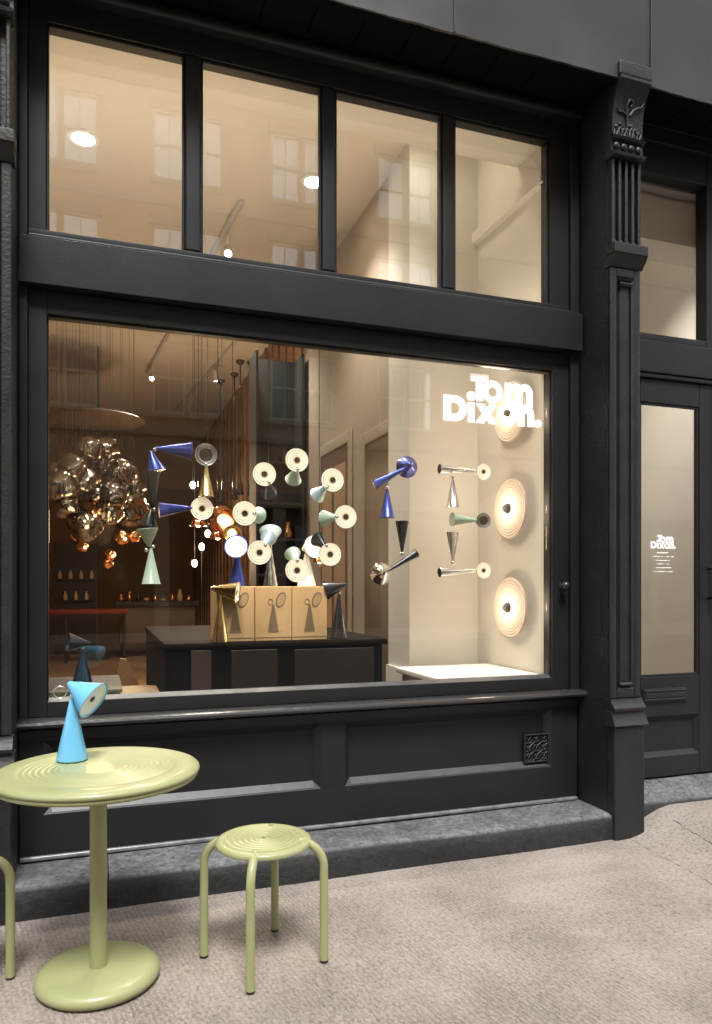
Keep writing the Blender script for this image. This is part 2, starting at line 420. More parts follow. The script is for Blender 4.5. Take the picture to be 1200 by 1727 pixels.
# main window frame
fb('stile', -.298, -.222, 0, .09, .775, 2.688); fb('stile', 2.425, 2.533, 0, .09, .775, 2.688)
fb('rail', -.222, 2.425, 0, .09, .775, .842); fb('rail', -.222, 2.425, 0, .09, 2.585, 2.688)
bm = newbm()     # glazing bead round the big pane
for a in ((-.222, -.216, .02, .045, .842, 2.585), (2.419, 2.425, .02, .045, .842, 2.585), (-.216, 2.419, .02, .045, 2.577, 2.585)): box(bm, *a, .002)
link('glazing_bead', bm, P_, sf)
bm = newbm(); prism_x(bm, [(.004, .8425), (.045, .8425), (.045, .858), (.03, .857)], -.2155, 2.4185); link('sloped_bead', bm, M['ledge'], sf)
fb('pane', -.215, 2.418, .046, .054, .85, 2.578, m=M['glass'], bev=0)
fb('transom_rail', XL+.004, XR-.004, -.062, .10, 2.692, 2.900, bev=.003)
fb('transom_moulding', XL+.036, XR-.058, -.036, .09, 2.902, 2.925, bev=.008, seg=2)
fb('rail', -.298, 2.533, -.006, .09, 2.926, 2.957)
fb('stile', -.298, -.226, 0, .09, 2.958, 4.02); fb('stile', 2.408, 2.533, 0, .09, 2.958, 4.02)
fb('head_rail', -.226, 2.408, 0, .09, 3.897, 4.02)
for a, c in ((.386, .460), (1.066, 1.136), (1.741, 1.812)): fb('mullion', a, c, -.002, .085, 2.958, 3.896, bev=.012, seg=3)
edges = (-.226, .386, .460, 1.066, 1.136, 1.741, 1.812, 2.408)
for i in range(0, 8, 2):
    a, c = edges[i], edges[i+1]
    bm = newbm()
    for q in ((a+.001, a+.012, .014, .045, 2.958, 3.896), (c-.012, c-.001, .014, .045, 2.958, 3.896), (a+.012, c-.012, .014, .045, 3.884, 3.896)): box(bm, *q, .003)
    link('glazing_bead', bm, P_, sf)
    bm = newbm(); prism_x(bm, [(.004, 2.9575), (.045, 2.9575), (.045, 2.970), (.03, 2.969)], a+.0125, c-.0125); link('sloped_bead', bm, M['ledge'], sf)
    fb('upper_pane', a+.004, c-.004, .046, .053, 2.96, 3.894, m=M['glass'], bev=0)
fb('frieze', -.298, 2.533, -.03, .09, 4.022, 4.30, bev=.006)
fb('bed_moulding', XL+.002, XR-.002, -.075, .09, 4.0, 4.055, bev=.02, seg=3)
# stall riser
fb('riser_rail', XL, XR, 0, .09, .665, .722); fb('riser_rail', XL, XR, 0, .09, .158, .338)
fb('riser_stile', XL, -.236, 0, .09, .338, .665, bev=0); fb('riser_stile', 1.058, 1.186, 0, .09, .338, .665, bev=0); fb('riser_stile', 2.418, XR, 0, .09, .338, .665, bev=0)
for a, c in ((-.236, 1.058), (1.186, 2.418)):
    bm = newbm(); recess(bm, a, c, .338, .665, 0, .032, .034); link('panel_moulding', bm, P_, sf)
    bm = newbm(); prism_x(bm, [(.004, .345), (.031, .345), (.031, .374)], a+.034, c-.034); link('panel_ledge', bm, M['ledge'], sf)
    fb('riser_panel', a+.02, c-.02, .034, .08, .35, .655, bev=0)
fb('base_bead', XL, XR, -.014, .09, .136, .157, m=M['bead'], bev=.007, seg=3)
bm = newbm()     # sill with a rounded nose
prof = [(.09, .724), (-.03, .724), (-.045, .732), (-.066, .735), (-.075, .742), (-.078, .752), (-.073, .762), (-.06, .767), (-.02, .7735), (.09, .7745)]
prism_x(bm, prof, -.352, 2.606); link('window_sill', bm, M['gloss'], sf, smooth=40)
bm = newbm(); prism_x(bm, [(.0, .68), (-.012, .682), (-.02, .700), (-.034, .722), (.0, .7235)], XL, XR); link('sill_cove', bm, P_, sf, smooth=40)
# knob on the right stile
bm = newbm(); lathe(bm, [(.0, -.0), (.017, 0), (.017, .006), (.008, .010), (.008, .026), (.02, .032), (.0255, .045), (.021, .058), (.008, .066), (0, .067)], (2.484, 0, 1.363), (0, -1, 0), 24)
link('knob', bm, M['black'], sf, smooth=50)
# vent grille, scrolled iron
vg = bx('vent_grille', 2.250, 2.405, .018, .034, .372, .525, M['hole'], sf, 0)
bm = newbm()
for a in ((2.246, 2.255, .004, .02, .368, .529), (2.400, 2.409, .004, .02, .368, .529), (2.255, 2.400, .004, .02, .368, .377), (2.255, 2.400, .004, .02, .520, .529)): box(bm, *a, .002)
link('grille_rim', bm, M['iron'], vg)
bm = newbm()
for i in range(3):
    for j in range(3):
        cx_, cz_ = 2.279+.0485*i, .400+.0485*j
        r0 = .019 if (i+j) % 2 == 0 else .013
        tube(bm, [(cx_+r0*math.cos(t*PI/6), .013, cz_+r0*math.sin(t*PI/6)) for t in range(13)], .0032, 6, False)
        tube(bm, [(cx_-.024, .014, cz_-.024), (cx_-.006, .012, cz_-.012), (cx_+.006, .012, cz_+.012), (cx_+.024, .014, cz_+.024)], .0028, 5)
        tube(bm, [(cx_-.024, .015, cz_+.024), (cx_-.012, .013, cz_+.004), (cx_+.012, .013, cz_-.004), (cx_+.024, .015, cz_-.024)], .0028, 5)
        sphere(bm, (cx_, .011, cz_), .006, 8)
link('scrollwork', bm, M['iron'], vg, smooth=60)

# soffit boards under the fascia
fa = thing('fascia', 'dark sheet metal fascia with vertical seams above the upper panes', 'fascia', (0, 0, 4.06))
for i in range(-6, 20):
    bx('soffit_board', i*.24+.003, i*.24+.237, -.325, -.0765, .0, .03, M['soffit'], fa, .004)
bx('soffit_back', -3, 5, -.32, -.031, .03, .06, M['hole'], fa, 0)
bx('moulding', -3, 5, -.335, -.29, -.012, .0, M['soffit'], fa, .004)
for k, (a, c) in enumerate(((-3.0, -.72), (-.717, .45), (.453, 1.63), (1.633, 2.806), (2.809, 3.98), (3.983, 5.1))):
    bm = newbm()
    nx, nz = 24, 16
    g = []
    for j in range(nz+1):
        row = []
        for i in range(nx+1):
            x = a+(c-a)*i/nx; z = .0 + 1.0*j/nz
            y = -.345 - .007*math.sin(PI*i/nx)*math.sin(1.9*i/nx+k)*sm(j/4) - .004*math.sin(x*6.1+k*2)*math.sin(z*5.3+k) - .004*random.random()*(j == 0)
            if j == 0: z = -.004 + .0015*math.sin(x*3.1) + random.uniform(-.0015, .0015)
            row.append(bm.verts.new((x, y, z)))
        g.append(row)
    low = [bm.verts.new((v.co.x, -.318, v.co.z-.004)) for v in g[0]]
    for i in range(nx): bm.faces.new((low[i], low[i+1], g[0][i+1], g[0][i]))
    for j in range(nz):
        for i in range(nx): bm.faces.new((g[j][i], g[j][i+1], g[j+1][i+1], g[j+1][i]))
    link('sheet_panel', bm, M['sheet'], fa, smooth=45)
    bx('seam', c-.003, c+.006, -.356, -.33, -.004, 1.0, M['sheet'], fa, .002)
up = thing('upper_wall', 'dark upper wall of the shop building above the fascia', 'wall')
bx('wall', -14, 18, -.33, .06, 5.06, 17, M['sheet'], up, 0)
# neighbouring fronts just outside the frame
nb = thing('neighbour_front', 'charcoal painted front of the next bay left of the pilaster', 'shop front')
bx('wall', -3.2, -.56, -.02, .09, .16, 4.06, P_, nb, .004); bx('riser', -3.2, -.56, -.06, -.02, .16, .72, P_, nb, .006)
bx('sill', -3.2, -.54, -.1, -.02, .722, .768, P_, nb, .012, 3)
bx('wall', 4.05, 9, -.02, .09, 0, 4.06, P_, nb, .004); bx('wall', -14, -3.2, -.02, .09, 0, 5.06, P_, nb, .004)

# stone step
st = thing('stone_step', 'long low dark stone step worn grey along the foot of the window', 'step')
sec = [(.02, .130), (-.10, .133), (-.2, .134), (-.262, .134), (-.282, .128), (-.296, .112), (-.300, .07), (-.298, .0), (-.298, -.06)]
for xa, xb in ((-1.6, .0345), (.0385, 2.725)):
    bm = newbm(); rows = []; nx = max(20, int((xb-xa)*24))
    for i in range(nx+1):
        x = xa + (xb-xa)*i/nx
        e = sm((x-2.64)/.085)                            # worn, rounded right end
        rows.append([bm.verts.new((x, (y + (.055*e*e if y < -.15 else 0)) + .004*math.sin(x*5.3+z*20)*(y < -.2) + random.uniform(-.002, .002), z + .003*math.sin(x*3.1+y*7) - (.014*e if z > .1 else 0))) for y, z in sec])
    for A, B in zip(rows, rows[1:]):
        for k in range(len(sec)-1): bm.faces.new((A[k], B[k], B[k+1], A[k+1]))
    for Q in (rows[0], rows[-1]): bm.faces.new(Q)
    link('step_stone', bm, M['stone'], st, 60)

# ------------------------------------------------------------------ cast iron pilasters
def pilaster(x0, label):
    t = thing('pilaster', label, 'pilaster', (x0, 0, 0), 'cast iron pilasters')
    I = M['iron']; w = .195
    def pb(n, a, c, y0, y1, z0, z1, bev=.005, seg=1): return bx(n, a, c, y0, y1, z0, z1, I, t, bev, seg)
    pb('pier', .003, w-.003, -.25, .088, -.02, 4.3, 0)
    pb('base_block', 0, w, -.318, -.2505, -.02, .605, .008, 2)
    bm = newbm(); prism_x(bm, [(-.24, .606), (-.326, .606), (-.336, .615), (-.328, .628), (-.318, .645), (-.308, .668), (-.304, .688), (-.24, .689)], -.012, w+.012); link('base_moulding', bm, I, t, smooth=35)
    bm = newbm(); prism_x(bm, [(-.24, .69), (-.318, .69), (-.322, .705), (-.312, .716), (-.296, .735), (-.292, .752), (-.24, .753)], -.006, w+.006); link('base_moulding', bm, I, t, smooth=35)
    # shaft with a sunk panel
    pb('shaft', .002, w-.002, -.262, -.2505, .753, 3.085, 0)
    pb('shaft_stile', 0, .040, -.284, -.2625, .754, 3.084); pb('shaft_stile', w-.040, w, -.284, -.2625, .754, 3.084)
    pb('shaft_rail', .0405, w-.0405, -.284, -.2625, .754, .80); pb('shaft_rail', .0405, w-.0405, -.284, -.2625, 3.035, 3.084)
    bm = newbm(); recess(bm, .042, w-.042, .802, 3.033, -.284, .012, .012); link('panel_moulding', bm, I, t)
    pb('sunk_panel', .068, w-.068, -.272, -.2625, .84, 2.99, .004)
    for z in (.815, 2.985):
        bm = newbm(); prism_x(bm, [(-.263, z), (-.285, z+.004), (-.292, z+.014), (-.285, z+.024), (-.263, z+.028)], .058, w-.058); link('panel_stop', bm, I, t, smooth=40)
    # ledge
    bm = newbm(); prism_x(bm, [(-.24, 3.086), (-.285, 3.086), (-.292, 3.10), (-.31, 3.115), (-.325, 3.14), (-.327, 3.143), (-.24, 3.143)], -.006, w+.012); link('ledge', bm, I, t, smooth=35)
    pb('ledge', -.008, w+.016, -.330, -.2505, 3.144, 3.200, .006, 2)
    # fluted block
    pb('fluted_block', .006, w-.006, -.262, -.2505, 3.2005, 3.668, 0)
    for k in range(5):
        c = .013+.0425*k
        pb('fillet', c-.009, c+.009, -.292, -.2625, 3.203, 3.664, .006, 2)
    for k in range(4):
        c = .013+.0425*(k+.5)
        bm = newbm(); lathe(bm, [(0, -.006), (.011, -.004), (.013, .0), (.009, .014), (0, .018)], (c, -.266, 3.222), (0, -.5, 1), 12); link('flute_stop', bm, I, t, smooth=60)
    # bead block
    bm = newbm(); prism_x(bm, [(-.24, 3.669), (-.30, 3.669), (-.318, 3.676), (-.322, 3.690), (-.300, 3.698), (-.292, 3.704), (-.292, 3.758), (-.312, 3.765), (-.318, 3.776), (-.24, 3.778)], -.006, w+.008); link('bead_block', bm, I, t, smooth=35)
    for k in range(4):
        bm = newbm(); sphere(bm, (.026+.048*k, -.294, 3.731), .0205, 14, (1, .75, 1)); link('bead', bm, I, t, smooth=80)
    # console scroll with leaf relief
    sc = [(-.24, 3.779), (-.288, 3.779), (-.294, 3.82), (-.296, 3.87), (-.302, 3.92), (-.314, 3.965), (-.332, 4.005), (-.352, 4.035), (-.366, 4.052), (-.366, 4.068), (-.24, 4.068)]
    bm = newbm(); prism_x(bm, sc, .0, w+.004); link('console', bm, I, t, smooth=35)
    def cy_(z):
        for (a, b_), (c, d_) in zip(sc[1:], sc[2:]):
            if b_ <= z <= d_: return a+(c-a)*(z-b_)/max(1e-6, d_-b_)
        return -.36
    bm = newbm()
    def vine(pts, r):
        tube(bm, [(x, cy_(z)-.004, z) for x, z in pts], [r*(1-.55*i/(len(pts)-1)) for i in range(len(pts))], 7)
    vine([(.098, 3.84), (.094, 3.88), (.084, 3.92), (.080, 3.95), (.092, 3.975), (.112, 3.972), (.116, 3.955), (.105, 3.945)], .009)
    vine([(.105, 3.90), (.125, 3.93), (.15, 3.945), (.175, 3.955), (.186, 3.975)], .009)
    vine([(.09, 3.90), (.06, 3.915), (.035, 3.91), (.02, 3.93)], .006)
    for k in range(11):
        a = .012+.0165*k; h = .03+.022*math.sin(PI*k/10)
        vine([(a, 3.79), (a+.009*math.sin(k*2.1), 3.79+h*.6), (a+.014*math.sin(k*1.3), 3.79+h)], .0095)
    for k in range(7):
        a = .025+.024*k
        sphere(bm, (a, cy_(3.85)-.002, 3.835+.018*math.sin(k*1.9)), .010, 8, (1.2, .6, 1))
    link('leaf_relief', bm, I, t, smooth=70)
    bm = newbm(); prism_x(bm, [(-.24, 3.79), (-.283, 3.79), (-.296, 3.795), (-.3, 3.80), (-.29, 3.806), (-.24, 3.806)], -.002, w+.006); link('console_fillet', bm, I, t, smooth=35)
    pb('cap_block', -.006, w+.012, -.366, -.2505, 4.069, 4.145, .008, 2)
    return t
pilaster(2.600, 'cast iron pilaster with fluted capital and scrolled console beside the door')
pilaster(-.532, 'cast iron pilaster cut off by the left edge, left of the window')

# ------------------------------------------------------------------ shop door and transom, right
dr = thing('shop_door', 'charcoal door with tall glass pane, mail slot and lower panel', 'door', (2.80, 0, .205))
def db(n, x0, x1, y0, y1, z0, z1, m=P_, bev=.004): return bx(n, x0-2.80, x1-2.80, y0, y1, z0-.205, z1-.205, m, dr, bev)
db('stile', 2.86, 3.036, 0, .05, .215, 2.60); db('stile', 3.480, 3.60, 0, .05, .215, 2.60)
db('rail', 3.036, 3.48, 0, .05, 2.458, 2.60); db('rail', 3.036, 3.48, 0, .05, .575, .818); db('rail', 3.036, 3.48, 0, .05, .215, .335)
bm = newbm(); recess(bm, 3.036-2.8, 3.48-2.8, .335-.205, .575-.205, 0, .022, .03); link('panel_moulding', bm, P_, dr)
db('door_panel', 3.05, 3.466, .024, .045, .35, .56, bev=0)
bm = newbm()
for a in ((3.036, 3.05, .006, .02, .818, 2.458), (3.466, 3.48, .006, .02, .818, 2.458), (3.05, 3.466, .006, .02, .818, .832), (3.05, 3.466, .006, .02, 2.444, 2.458)): box(bm, a[0]-2.8, a[1]-2.8, a[2], a[3], a[4]-.205, a[5]-.205, .003)
link('glazing_bead', bm, P_, dr)
db('pane', 3.04, 3.476, .0215, .0285, .822, 2.454, M['glass'], 0)
ms = db('mail_slot', 3.05, 3.375, -.012, -.001, .668, .748, M['iron'], .004)
for z in (.676, .728): bx('slot_rim', 3.056-2.8, 3.368-2.8, -.02, -.0125, z-.205, z+.012-.205, M['iron'], ms, .003)
bx('slot_flap', 3.062-2.8, 3.362-2.8, -.018, -.0125, .692-.205, .724-.205, M['iron'], ms, .003)
bm = newbm(); tube(bm, [(3.55-2.8, -.001, 1.29-.205), (3.55-2.8, -.05, 1.29-.205), (3.55-2.8, -.055, 1.31-.205), (3.55-2.8, -.055, 1.45-.205), (3.55-2.8, -.05, 1.47-.205), (3.55-2.8, -.001, 1.47-.205)], .011, 10)
link('handle', bm, M['black'], dr, smooth=50)
tr = thing('transom_window', 'pane in charcoal frame above the shop door', 'window', (2.80, 0, 2.62))
def tb_(n, x0, x1, y0, y1, z0, z1, m=P_, bev=.004): return bx(n, x0-2.80, x1-2.80, y0, y1, z0-2.62, z1-2.62, m, tr, bev)
tb_('rail', 2.80, 4.05, -.03, .09, 2.63, 2.82, bev=.006); tb_('rail', 3.0, 3.535, 0, .09, 2.825, 2.872); tb_('rail', 3.0, 3.535, 0, .09, 3.83, 4.0)
tb_('stile', 2.80, 3.0, 0, .09, 2.825, 4.0); tb_('stile', 3.535, 4.05, 0, .09, 2.825, 4.0); tb_('frieze', 2.8, 4.05, -.03, .09, 4.002, 4.3)
tb_('pane', 2.996, 3.539, .046, .053, 2.868, 3.834, M['glass'], 0)
jm = thing('door_frame', 'charcoal jambs either side of the shop door', 'door frame', (2.8, 0, .2))
bx('jamb', .0, .056, -.02, .09, 0, 2.42, P_, jm, .005); bx('head', .057, .804, -.02, .09, 2.402, 2.428, P_, jm, .004); bx('jamb', .805, 1.25, -.02, .09, 0, 2.42, P_, jm, .005)
# door sill stone
bm = newbm()
sec = [(.06, .205), (.0, .204), (-.10, .175), (-.185, .142), (-.205, .125), (-.21, .06), (-.21, -.05)]
rows = []
for i in range(25):
    x = 2.795+1.3*i/24
    rows.append([bm.verts.new((x, y+random.uniform(-.003, .003), z+random.uniform(-.002, .002))) for y, z in sec])
for A, B in zip(rows, rows[1:]):
    for k in range(len(sec)-1): bm.faces.new((A[k], B[k], B[k+1], A[k+1]))
bm.faces.new(rows[0]); bm.faces.new(rows[-1])
tag(link('door_sill', bm, M['stone'], None, 60), 'sloping dark stone sill below the shop door', 'sill')

# ------------------------------------------------------------------ lettering
def curve_mesh(name, loops, depth=.0015):
    cu = bpy.data.curves.new(name, 'CURVE'); cu.dimensions = '2D'; cu.fill_mode = 'BOTH'; cu.extrude = depth
    for L in loops:
        s = cu.splines.new('POLY'); s.points.add(len(L)-1)
        for p, (x, y) in zip(s.points, L): p.co = (x, y, 0, 1)
        s.use_cyclic_u = True
    o = bpy.data.objects.new(name, cu)
    me = bpy.data.meshes.new_from_object(o); bpy.data.objects.remove(o); bpy.data.curves.remove(cu)
    me.name = name; me.materials.append(M['lettering'])
    me.transform(Matrix.Rotation(PI/2, 4, 'X'))
    return me
def circ(cx, cz, r, k=40): return [(cx+r*math.cos(2*PI*i/k), cz+r*math.sin(2*PI*i/k)) for i in range(k)]
def arc(cx, cz, rx, rz, a0, a1, k=14): return [(cx+rx*math.cos(math.radians(a0+(a1-a0)*i/k)), cz+rz*math.sin(math.radians(a0+(a1-a0)*i/k))) for i in range(k+1)]
OX, OZ = 1.763, 2.262
def L(pts): return [(x-OX, z-OZ) for x, z in pts]
s_ = .044
m0, mh = 2.144, .127
mz = 2.374
hump = lambda a, c, top: arc((a+c)/2, top-(c-a)/2*.95, (c-a)/2, (c-a)/2*.95, 180, 0)
mw = .180
mo = [(m0, mz), (m0, mz+mh), (m0+s_*.95, mz+mh), (m0+s_*.95, mz+mh-.014)] + arc(m0+s_+.030, mz+mh-.050, .046, .052, 125, 40, 8) + arc(m0+mw-.050, mz+mh-.052, .050, .054, 125, 0, 12) + [(m0+mw, mz), (m0+mw-s_, mz), (m0+mw-s_, mz+.068)] + arc(m0+mw-s_-.012, mz+.07, .012, .018, 0, 180, 6) + [(m0+mw-s_-.024, mz), (m0+s_+.024, mz), (m0+s_+.024, mz+.068)] + arc(m0+s_+.012, mz+.07, .012, .018, 0, 180, 6) + [(m0+s_, mz)]
n0, nz_ = 2.226, 2.263
no = [(n0, nz_), (n0, nz_+.118), (n0+s_*.95, nz_+.118), (n0+s_*.95, nz_+.104)] + arc(n0+.056, nz_+.068, .050, .052, 120, 0, 12) + [(n0+.106, nz_), (n0+.106-s_, nz_), (n0+.106-s_, nz_+.06)] + arc(n0+s_+.009, nz_+.062, .009, .016, 0, 180, 6) + [(n0+s_, nz_)]
xx0, xx1, xz0, xz1 = 1.957, 2.098, 2.262, 2.371
xm, xzm = (xx0+xx1)/2, (xz0+xz1)/2; q = .053
xo = [(xx0, xz0), (xx0+q, xz0), (xm, xzm-.030), (xx1-q, xz0), (xx1, xz0), (xm+.029, xzm), (xx1-.004, xz1), (xx1-q, xz1), (xm, xzm+.030), (xx0+q, xz1), (xx0+.004, xz1), (xm-.029, xzm)]
Do = [(1.763, 2.262)] + [(1.763, 2.402)] + [(1.83, 2.402)] + arc(1.835, 2.332, .069, .070, 90, -90, 18) + [(1.83, 2.262)]
Di = [(1.808, 2.301), (1.808, 2.363), (1.828, 2.363)] + arc(1.832, 2.332, .029, .031, 90, -90, 10) + [(1.828, 2.301)]
glyphs = [
 ('T', [L([(1.929, 2.534), (2.040, 2.534), (2.040, 2.490), (2.007, 2.490), (2.007, 2.384), (1.961, 2.384), (1.961, 2.490), (1.929, 2.490)])], 0),
 ('o', [L(circ(2.066, 2.441, .064)), L(circ(2.066, 2.441, .0275))], .0),
 ('m', [L(mo)], 0),
 ('D', [L(Do), L(Di)], .003),
 ('i', [L([(1.911, 2.262), (1.911, 2.372), (1.953, 2.372), (1.953, 2.262)]), L(circ(1.931, 2.407, .0265))], .003),
 ('x', [L(xo)], .003),
 ('o', [L(circ(2.158, 2.322, .064)), L(circ(2.158, 2.322, .0275))], .006),
 ('n', [L(no)], .003),
 ('full stop', [L(circ(2.358, 2.285, .0225))], .003)]
sg = thing('window_lettering', 'large white lettering reading Tom Dixon on the display window', 'lettering', (OX, .043, OZ))
for ch, loops, dy in glyphs:
    o = bpy.data.objects.new('letter', curve_mesh('letter', loops)); COL.objects.link(o); o.parent = sg; o.location = (0, -dy*.5, 0)
dg = thing('door_lettering', 'small white lettering with lines of tiny text on the door pane', 'lettering', (3.128, .019, 1.588))
for ch in sg.children:
    c = ch.copy(); COL.objects.link(c); c.parent = dg; c.scale = (.302, .302, .302); c.location = ch.location*.3
for pxa, pxb, pyy, th in ((1107, 1127, 932, .0075), (1098, 1135, 938.5, .005), (1105, 1129, 945, .005), (1106, 1127, 951, .005), (1103, 1131, 957.5, .005), (1101, 1133, 964, .005)):
    xa, xb = (pxa-1096)/41*.182, (pxb-1096)/41*.182; z = -(pyy-925)*.00357
    bm = newbm(); x = xa
    while x < xb-.003:
        w_ = random.uniform(.0025, .006)
        if random.random() > .18:
            hh = th*random.uniform(.7, 1.05); box(bm, x, min(x+w_, xb), -.0008, .0008, z-hh/2, z+hh/2)
        x += w_+.0012
    link('text_line', bm, M['lettering'], dg)

# ------------------------------------------------------------------ outdoor table, stools, blue lamp
def grooved(bm, R, z, r_in, r_out, ng, th, gd=.003, hole=0.0, dish=0.0):
    pr = [(hole, z-th), (hole, z)] if hole else [(0, z)]
    pr.append((r_in-.004, z-dish))
    for k in range(ng):
        a = r_in+(r_out-r_in)*k/ng; w_ = (r_out-r_in)/ng
        pr += [(a+w_*.08, z-dish), (a+w_*.30, z-dish-gd*.8), (a+w_*.5, z-dish-gd), (a+w_*.70, z-dish-gd*.8), (a+w_*.92, z-dish)]
    return pr
tbl = thing('bistro_table', 'round pale olive pedestal table with concentric grooves in its top', 'table', (-.003, -.878, 0))
bm = newbm()
R = .343
pr = grooved(bm, R, .738, .085, .262, 9, .03, .0022)
pr += [(.275, .738), (.305, .739), (.325, .738), (.335, .7345), (.341, .729), (.343, .7235), (.3415, .718), (.337, .7145), (.334, .7135), (.3365, .711), (.337, .706), (.333, .700), (.32, .695), (.29, .690), (.2, .686), (.06, .684), (0, .684)]
lathe(bm, pr, seg=96); link('tabletop', bm, M['olive'], tbl, smooth=50)
bm = newbm(); lathe(bm, [(0, .05), (.0285, .05), (.0285, .672), (.05, .680), (.07, .6845), (0, .6845)], seg=32); link('post', bm, M['olive'], tbl, smooth=40)
bm = newbm(); lathe(bm, [(0, .001), (.178, .001), (.195, .006), (.204, .016), (.206, .026), (.202, .037), (.192, .046), (.176, .051), (.12, .053), (.034, .054), (0, .054)], seg=72); link('base', bm, M['olive'], tbl, smooth=50)
bm = newbm(); lathe(bm, [(0, -.001), (.172, -.001), (.176, .0008), (0, .0008)], seg=48); link('base_pad', bm, M['rubber'], tbl)

stool = thing('stool', 'pale olive metal stool with grooved round seat standing in full view', 'stool', (.567, -.921, 0), 'stools by the bistro table', math.radians(-23.5))
bm = newbm()
pr = grooved(bm, .178, .444, .020, .146, 6, .02, .0022, .007)
pr += [(.150, .444), (.156, .4445), (.163, .443), (.171, .439), (.1755, .432), (.174, .424), (.166, .419), (.15, .417), (.04, .421), (.007, .424)]
lathe(bm, pr, seg=80); link('seat', bm, M['olive'], stool, smooth=45)
leg = None
for k in range(4):
    if leg is None:
        pts = [(.222, 0, .008), (.222, 0, .2), (.2215, 0, .33)] + [(.2215-.088+.088*math.cos(math.radians(t)), 0, .345+.088*math.sin(math.radians(t))) for t in range(0, 91, 9)] + [(.136, 0, .4318)]
        bm = newbm(); tube(bm, pts, [.0155]*(len(pts)-1)+[.0135], 16); leg = link('leg', bm, M['olive'], stool, smooth=50)
        bm = newbm(); lathe(bm, [(0, 0), (.0145, 0), (.0155, .003), (.0155, .008), (0, .008)], (.222, 0, 0), seg=16); link('foot_cap', bm, M['rubber'], leg)
    else:
        c = copy_tree(leg, stool); c.rotation_euler = (0, 0, k*PI/2)
s2 = copy_tree(stool); s2.location = (-.503, -.830, 0); s2.rotation_euler = (0, 0, math.radians(18))
s2['label'] = 'pale olive stool cut off by the left edge of the picture'

def cone_bm(apex, axis, length, r, r0=.006, thick=.0022, closed=False, seg=40):
    """thin-walled cone opening along axis"""
    bm = newbm()
    if closed: pr = [(0, 0), (r0, 0), (r-.003, length-.003), (r, length), (r-.002, length+.002), (0, length+.002)]
    else: pr = [(0, 0), (r0, 0), (r, length), (r-thick, length), (max(.001, r0-thick), .008), (0, .008)]
    lathe(bm, pr, apex, axis, seg)
    return bm

def rings_obj(c, axis, r, parent, kind='warm', k=4):
    """glowing ringed diffuser facing along axis at c, a part of its lamp"""
    bm = newbm(); pr = []; mi = []
    if kind == 'dark':
        rad = [1, .86, .80, .62, .56, .36, .30, 0]; mats = [0, 1, 0, 2, 1, 2, 2]
    else:
        rad = [1, .90, .84, .66, .62, .46, .44, .36, .25, 0]; mats = [0, 1, 0, 1, 0, 1, 0, 1, 2]
    for i, q in enumerate(rad): pr.append((q*r, .004 - .0025*(i % 2)))
    lathe(bm, pr, c, axis, 40, mats)
    ms_ = [M['ring_a'], M['ring_b'], M['ring_c']] if kind != 'dark' else [M['ring_s'], M['ring_c'], M['ring_c']]
    o = link('diffuser', bm, ms_, parent, smooth=30)
    return o

# sky blue lamp on the table
bl = thing('cone_lamp', 'sky blue table lamp of two cones on the olive table', 'lamp', (-.092, -.742, .7392))
bm = newbm(); lathe(bm, [(0, .0005), (.050, .0005), (.0535, .003), (.054, .007), (.0075, .222), (0, .222)], seg=48); link('base', bm, M['sky_blue'], bl, smooth=40)
bm = newbm(); sphere(bm, (0, 0, .230), .0095, 16); link('ball_joint', bm, M['steel'], bl, smooth=80)
ax = Vector((.74, -.45, -.50)).normalized()
ap = Vector((-.012, .0, .276))
link('head', cone_bm(ap, ax, .118, .071, .008), M['sky_blue'], bl, 40)
bm = newbm(); lathe(bm, [(.069, 0), (.06, .002), (.056, -.004), (.026, -.008), (.024, -.004), (0, -.004)], ap+ax*.112, ax, 40); link('diffuser', bm, M['cool_white'], bl, smooth=40)
bm = newbm(); lathe(bm, [(.010, 0), (.011, .005), (.006, .008), (0, .008)], ap+ax*.106, ax, 24); link('led', bm, M['ring_c'], bl, smooth=40)
bm = newbm(); tube(bm, [ap+Vector((-.012+.0, .0, -.024))+Vector((-.016+.021*math.cos(t*PI/12), .003, .021*math.sin(t*PI/12)-.008)) for t in range(25)], .0024, 8, False); link('ring', bm, M['steel'], bl, smooth=80)
bm = newbm(); tube(bm, [(0, 0, .230), ap+ax*.012], .005, 8); link('stem', bm, M['steel'], bl, smooth=80)

# ------------------------------------------------------------------ cone lamps standing and hung as letters behind the glass
YL = .115
def letter_lamp(label, group, parts, balls=()):
    """parts: (kind, ...) : ('cone', apex(x,z), end(x,z), r, material, dy) or ('face', (x,z), r, kind) or ('front', (x,z), r, material)"""
    first = parts[0][1]
    t = thing('cone_lamp', label, 'lamp', (first[0], YL, first[1]), group)
    O = Vector((first[0], YL, first[1]))
    V = lambda p, dy=0: Vector((p[0], YL+dy, p[1]))-O
    for p in parts:
        if p[0] == 'cone':
            a, e = V(p[1], p[5] if len(p) > 5 else 0), V(p[2], p[6] if len(p) > 6 else (p[5] if len(p) > 5 else 0))
            link('cone', cone_bm(a, e-a, (e-a).length, p[3], .006, closed=True), p[4], t, 40)
        elif p[0] == 'face':
            c = V(p[1]); r = p[2]
            bm = newbm(); lathe(bm, [(0, .085), (.008, .085), (r, .004), (r, .0), (r-.003, -.001), (0, -.001)], c, (0, 1, 0), 40)
            link('head', bm, p[4], t, smooth=40)
            rings_obj(c, (0, -1, 0), r*.97, t, p[3])
        elif p[0] == 'front':
            c = V(p[1]); r = p[2]
            bm = newbm(); lathe(bm, [(0, -.065), (.007, -.065), (r, 0), (r, .003), (0, .003)], c, (.12, 1, 0), 40); link('head', bm, p[3], t, smooth=40)
        elif p[0] == 'ball':
            bm = newbm(); sphere(bm, V(p[1]), .011, 14); link('ball_joint', bm, M['steel'], t, smooth=80)
    return t
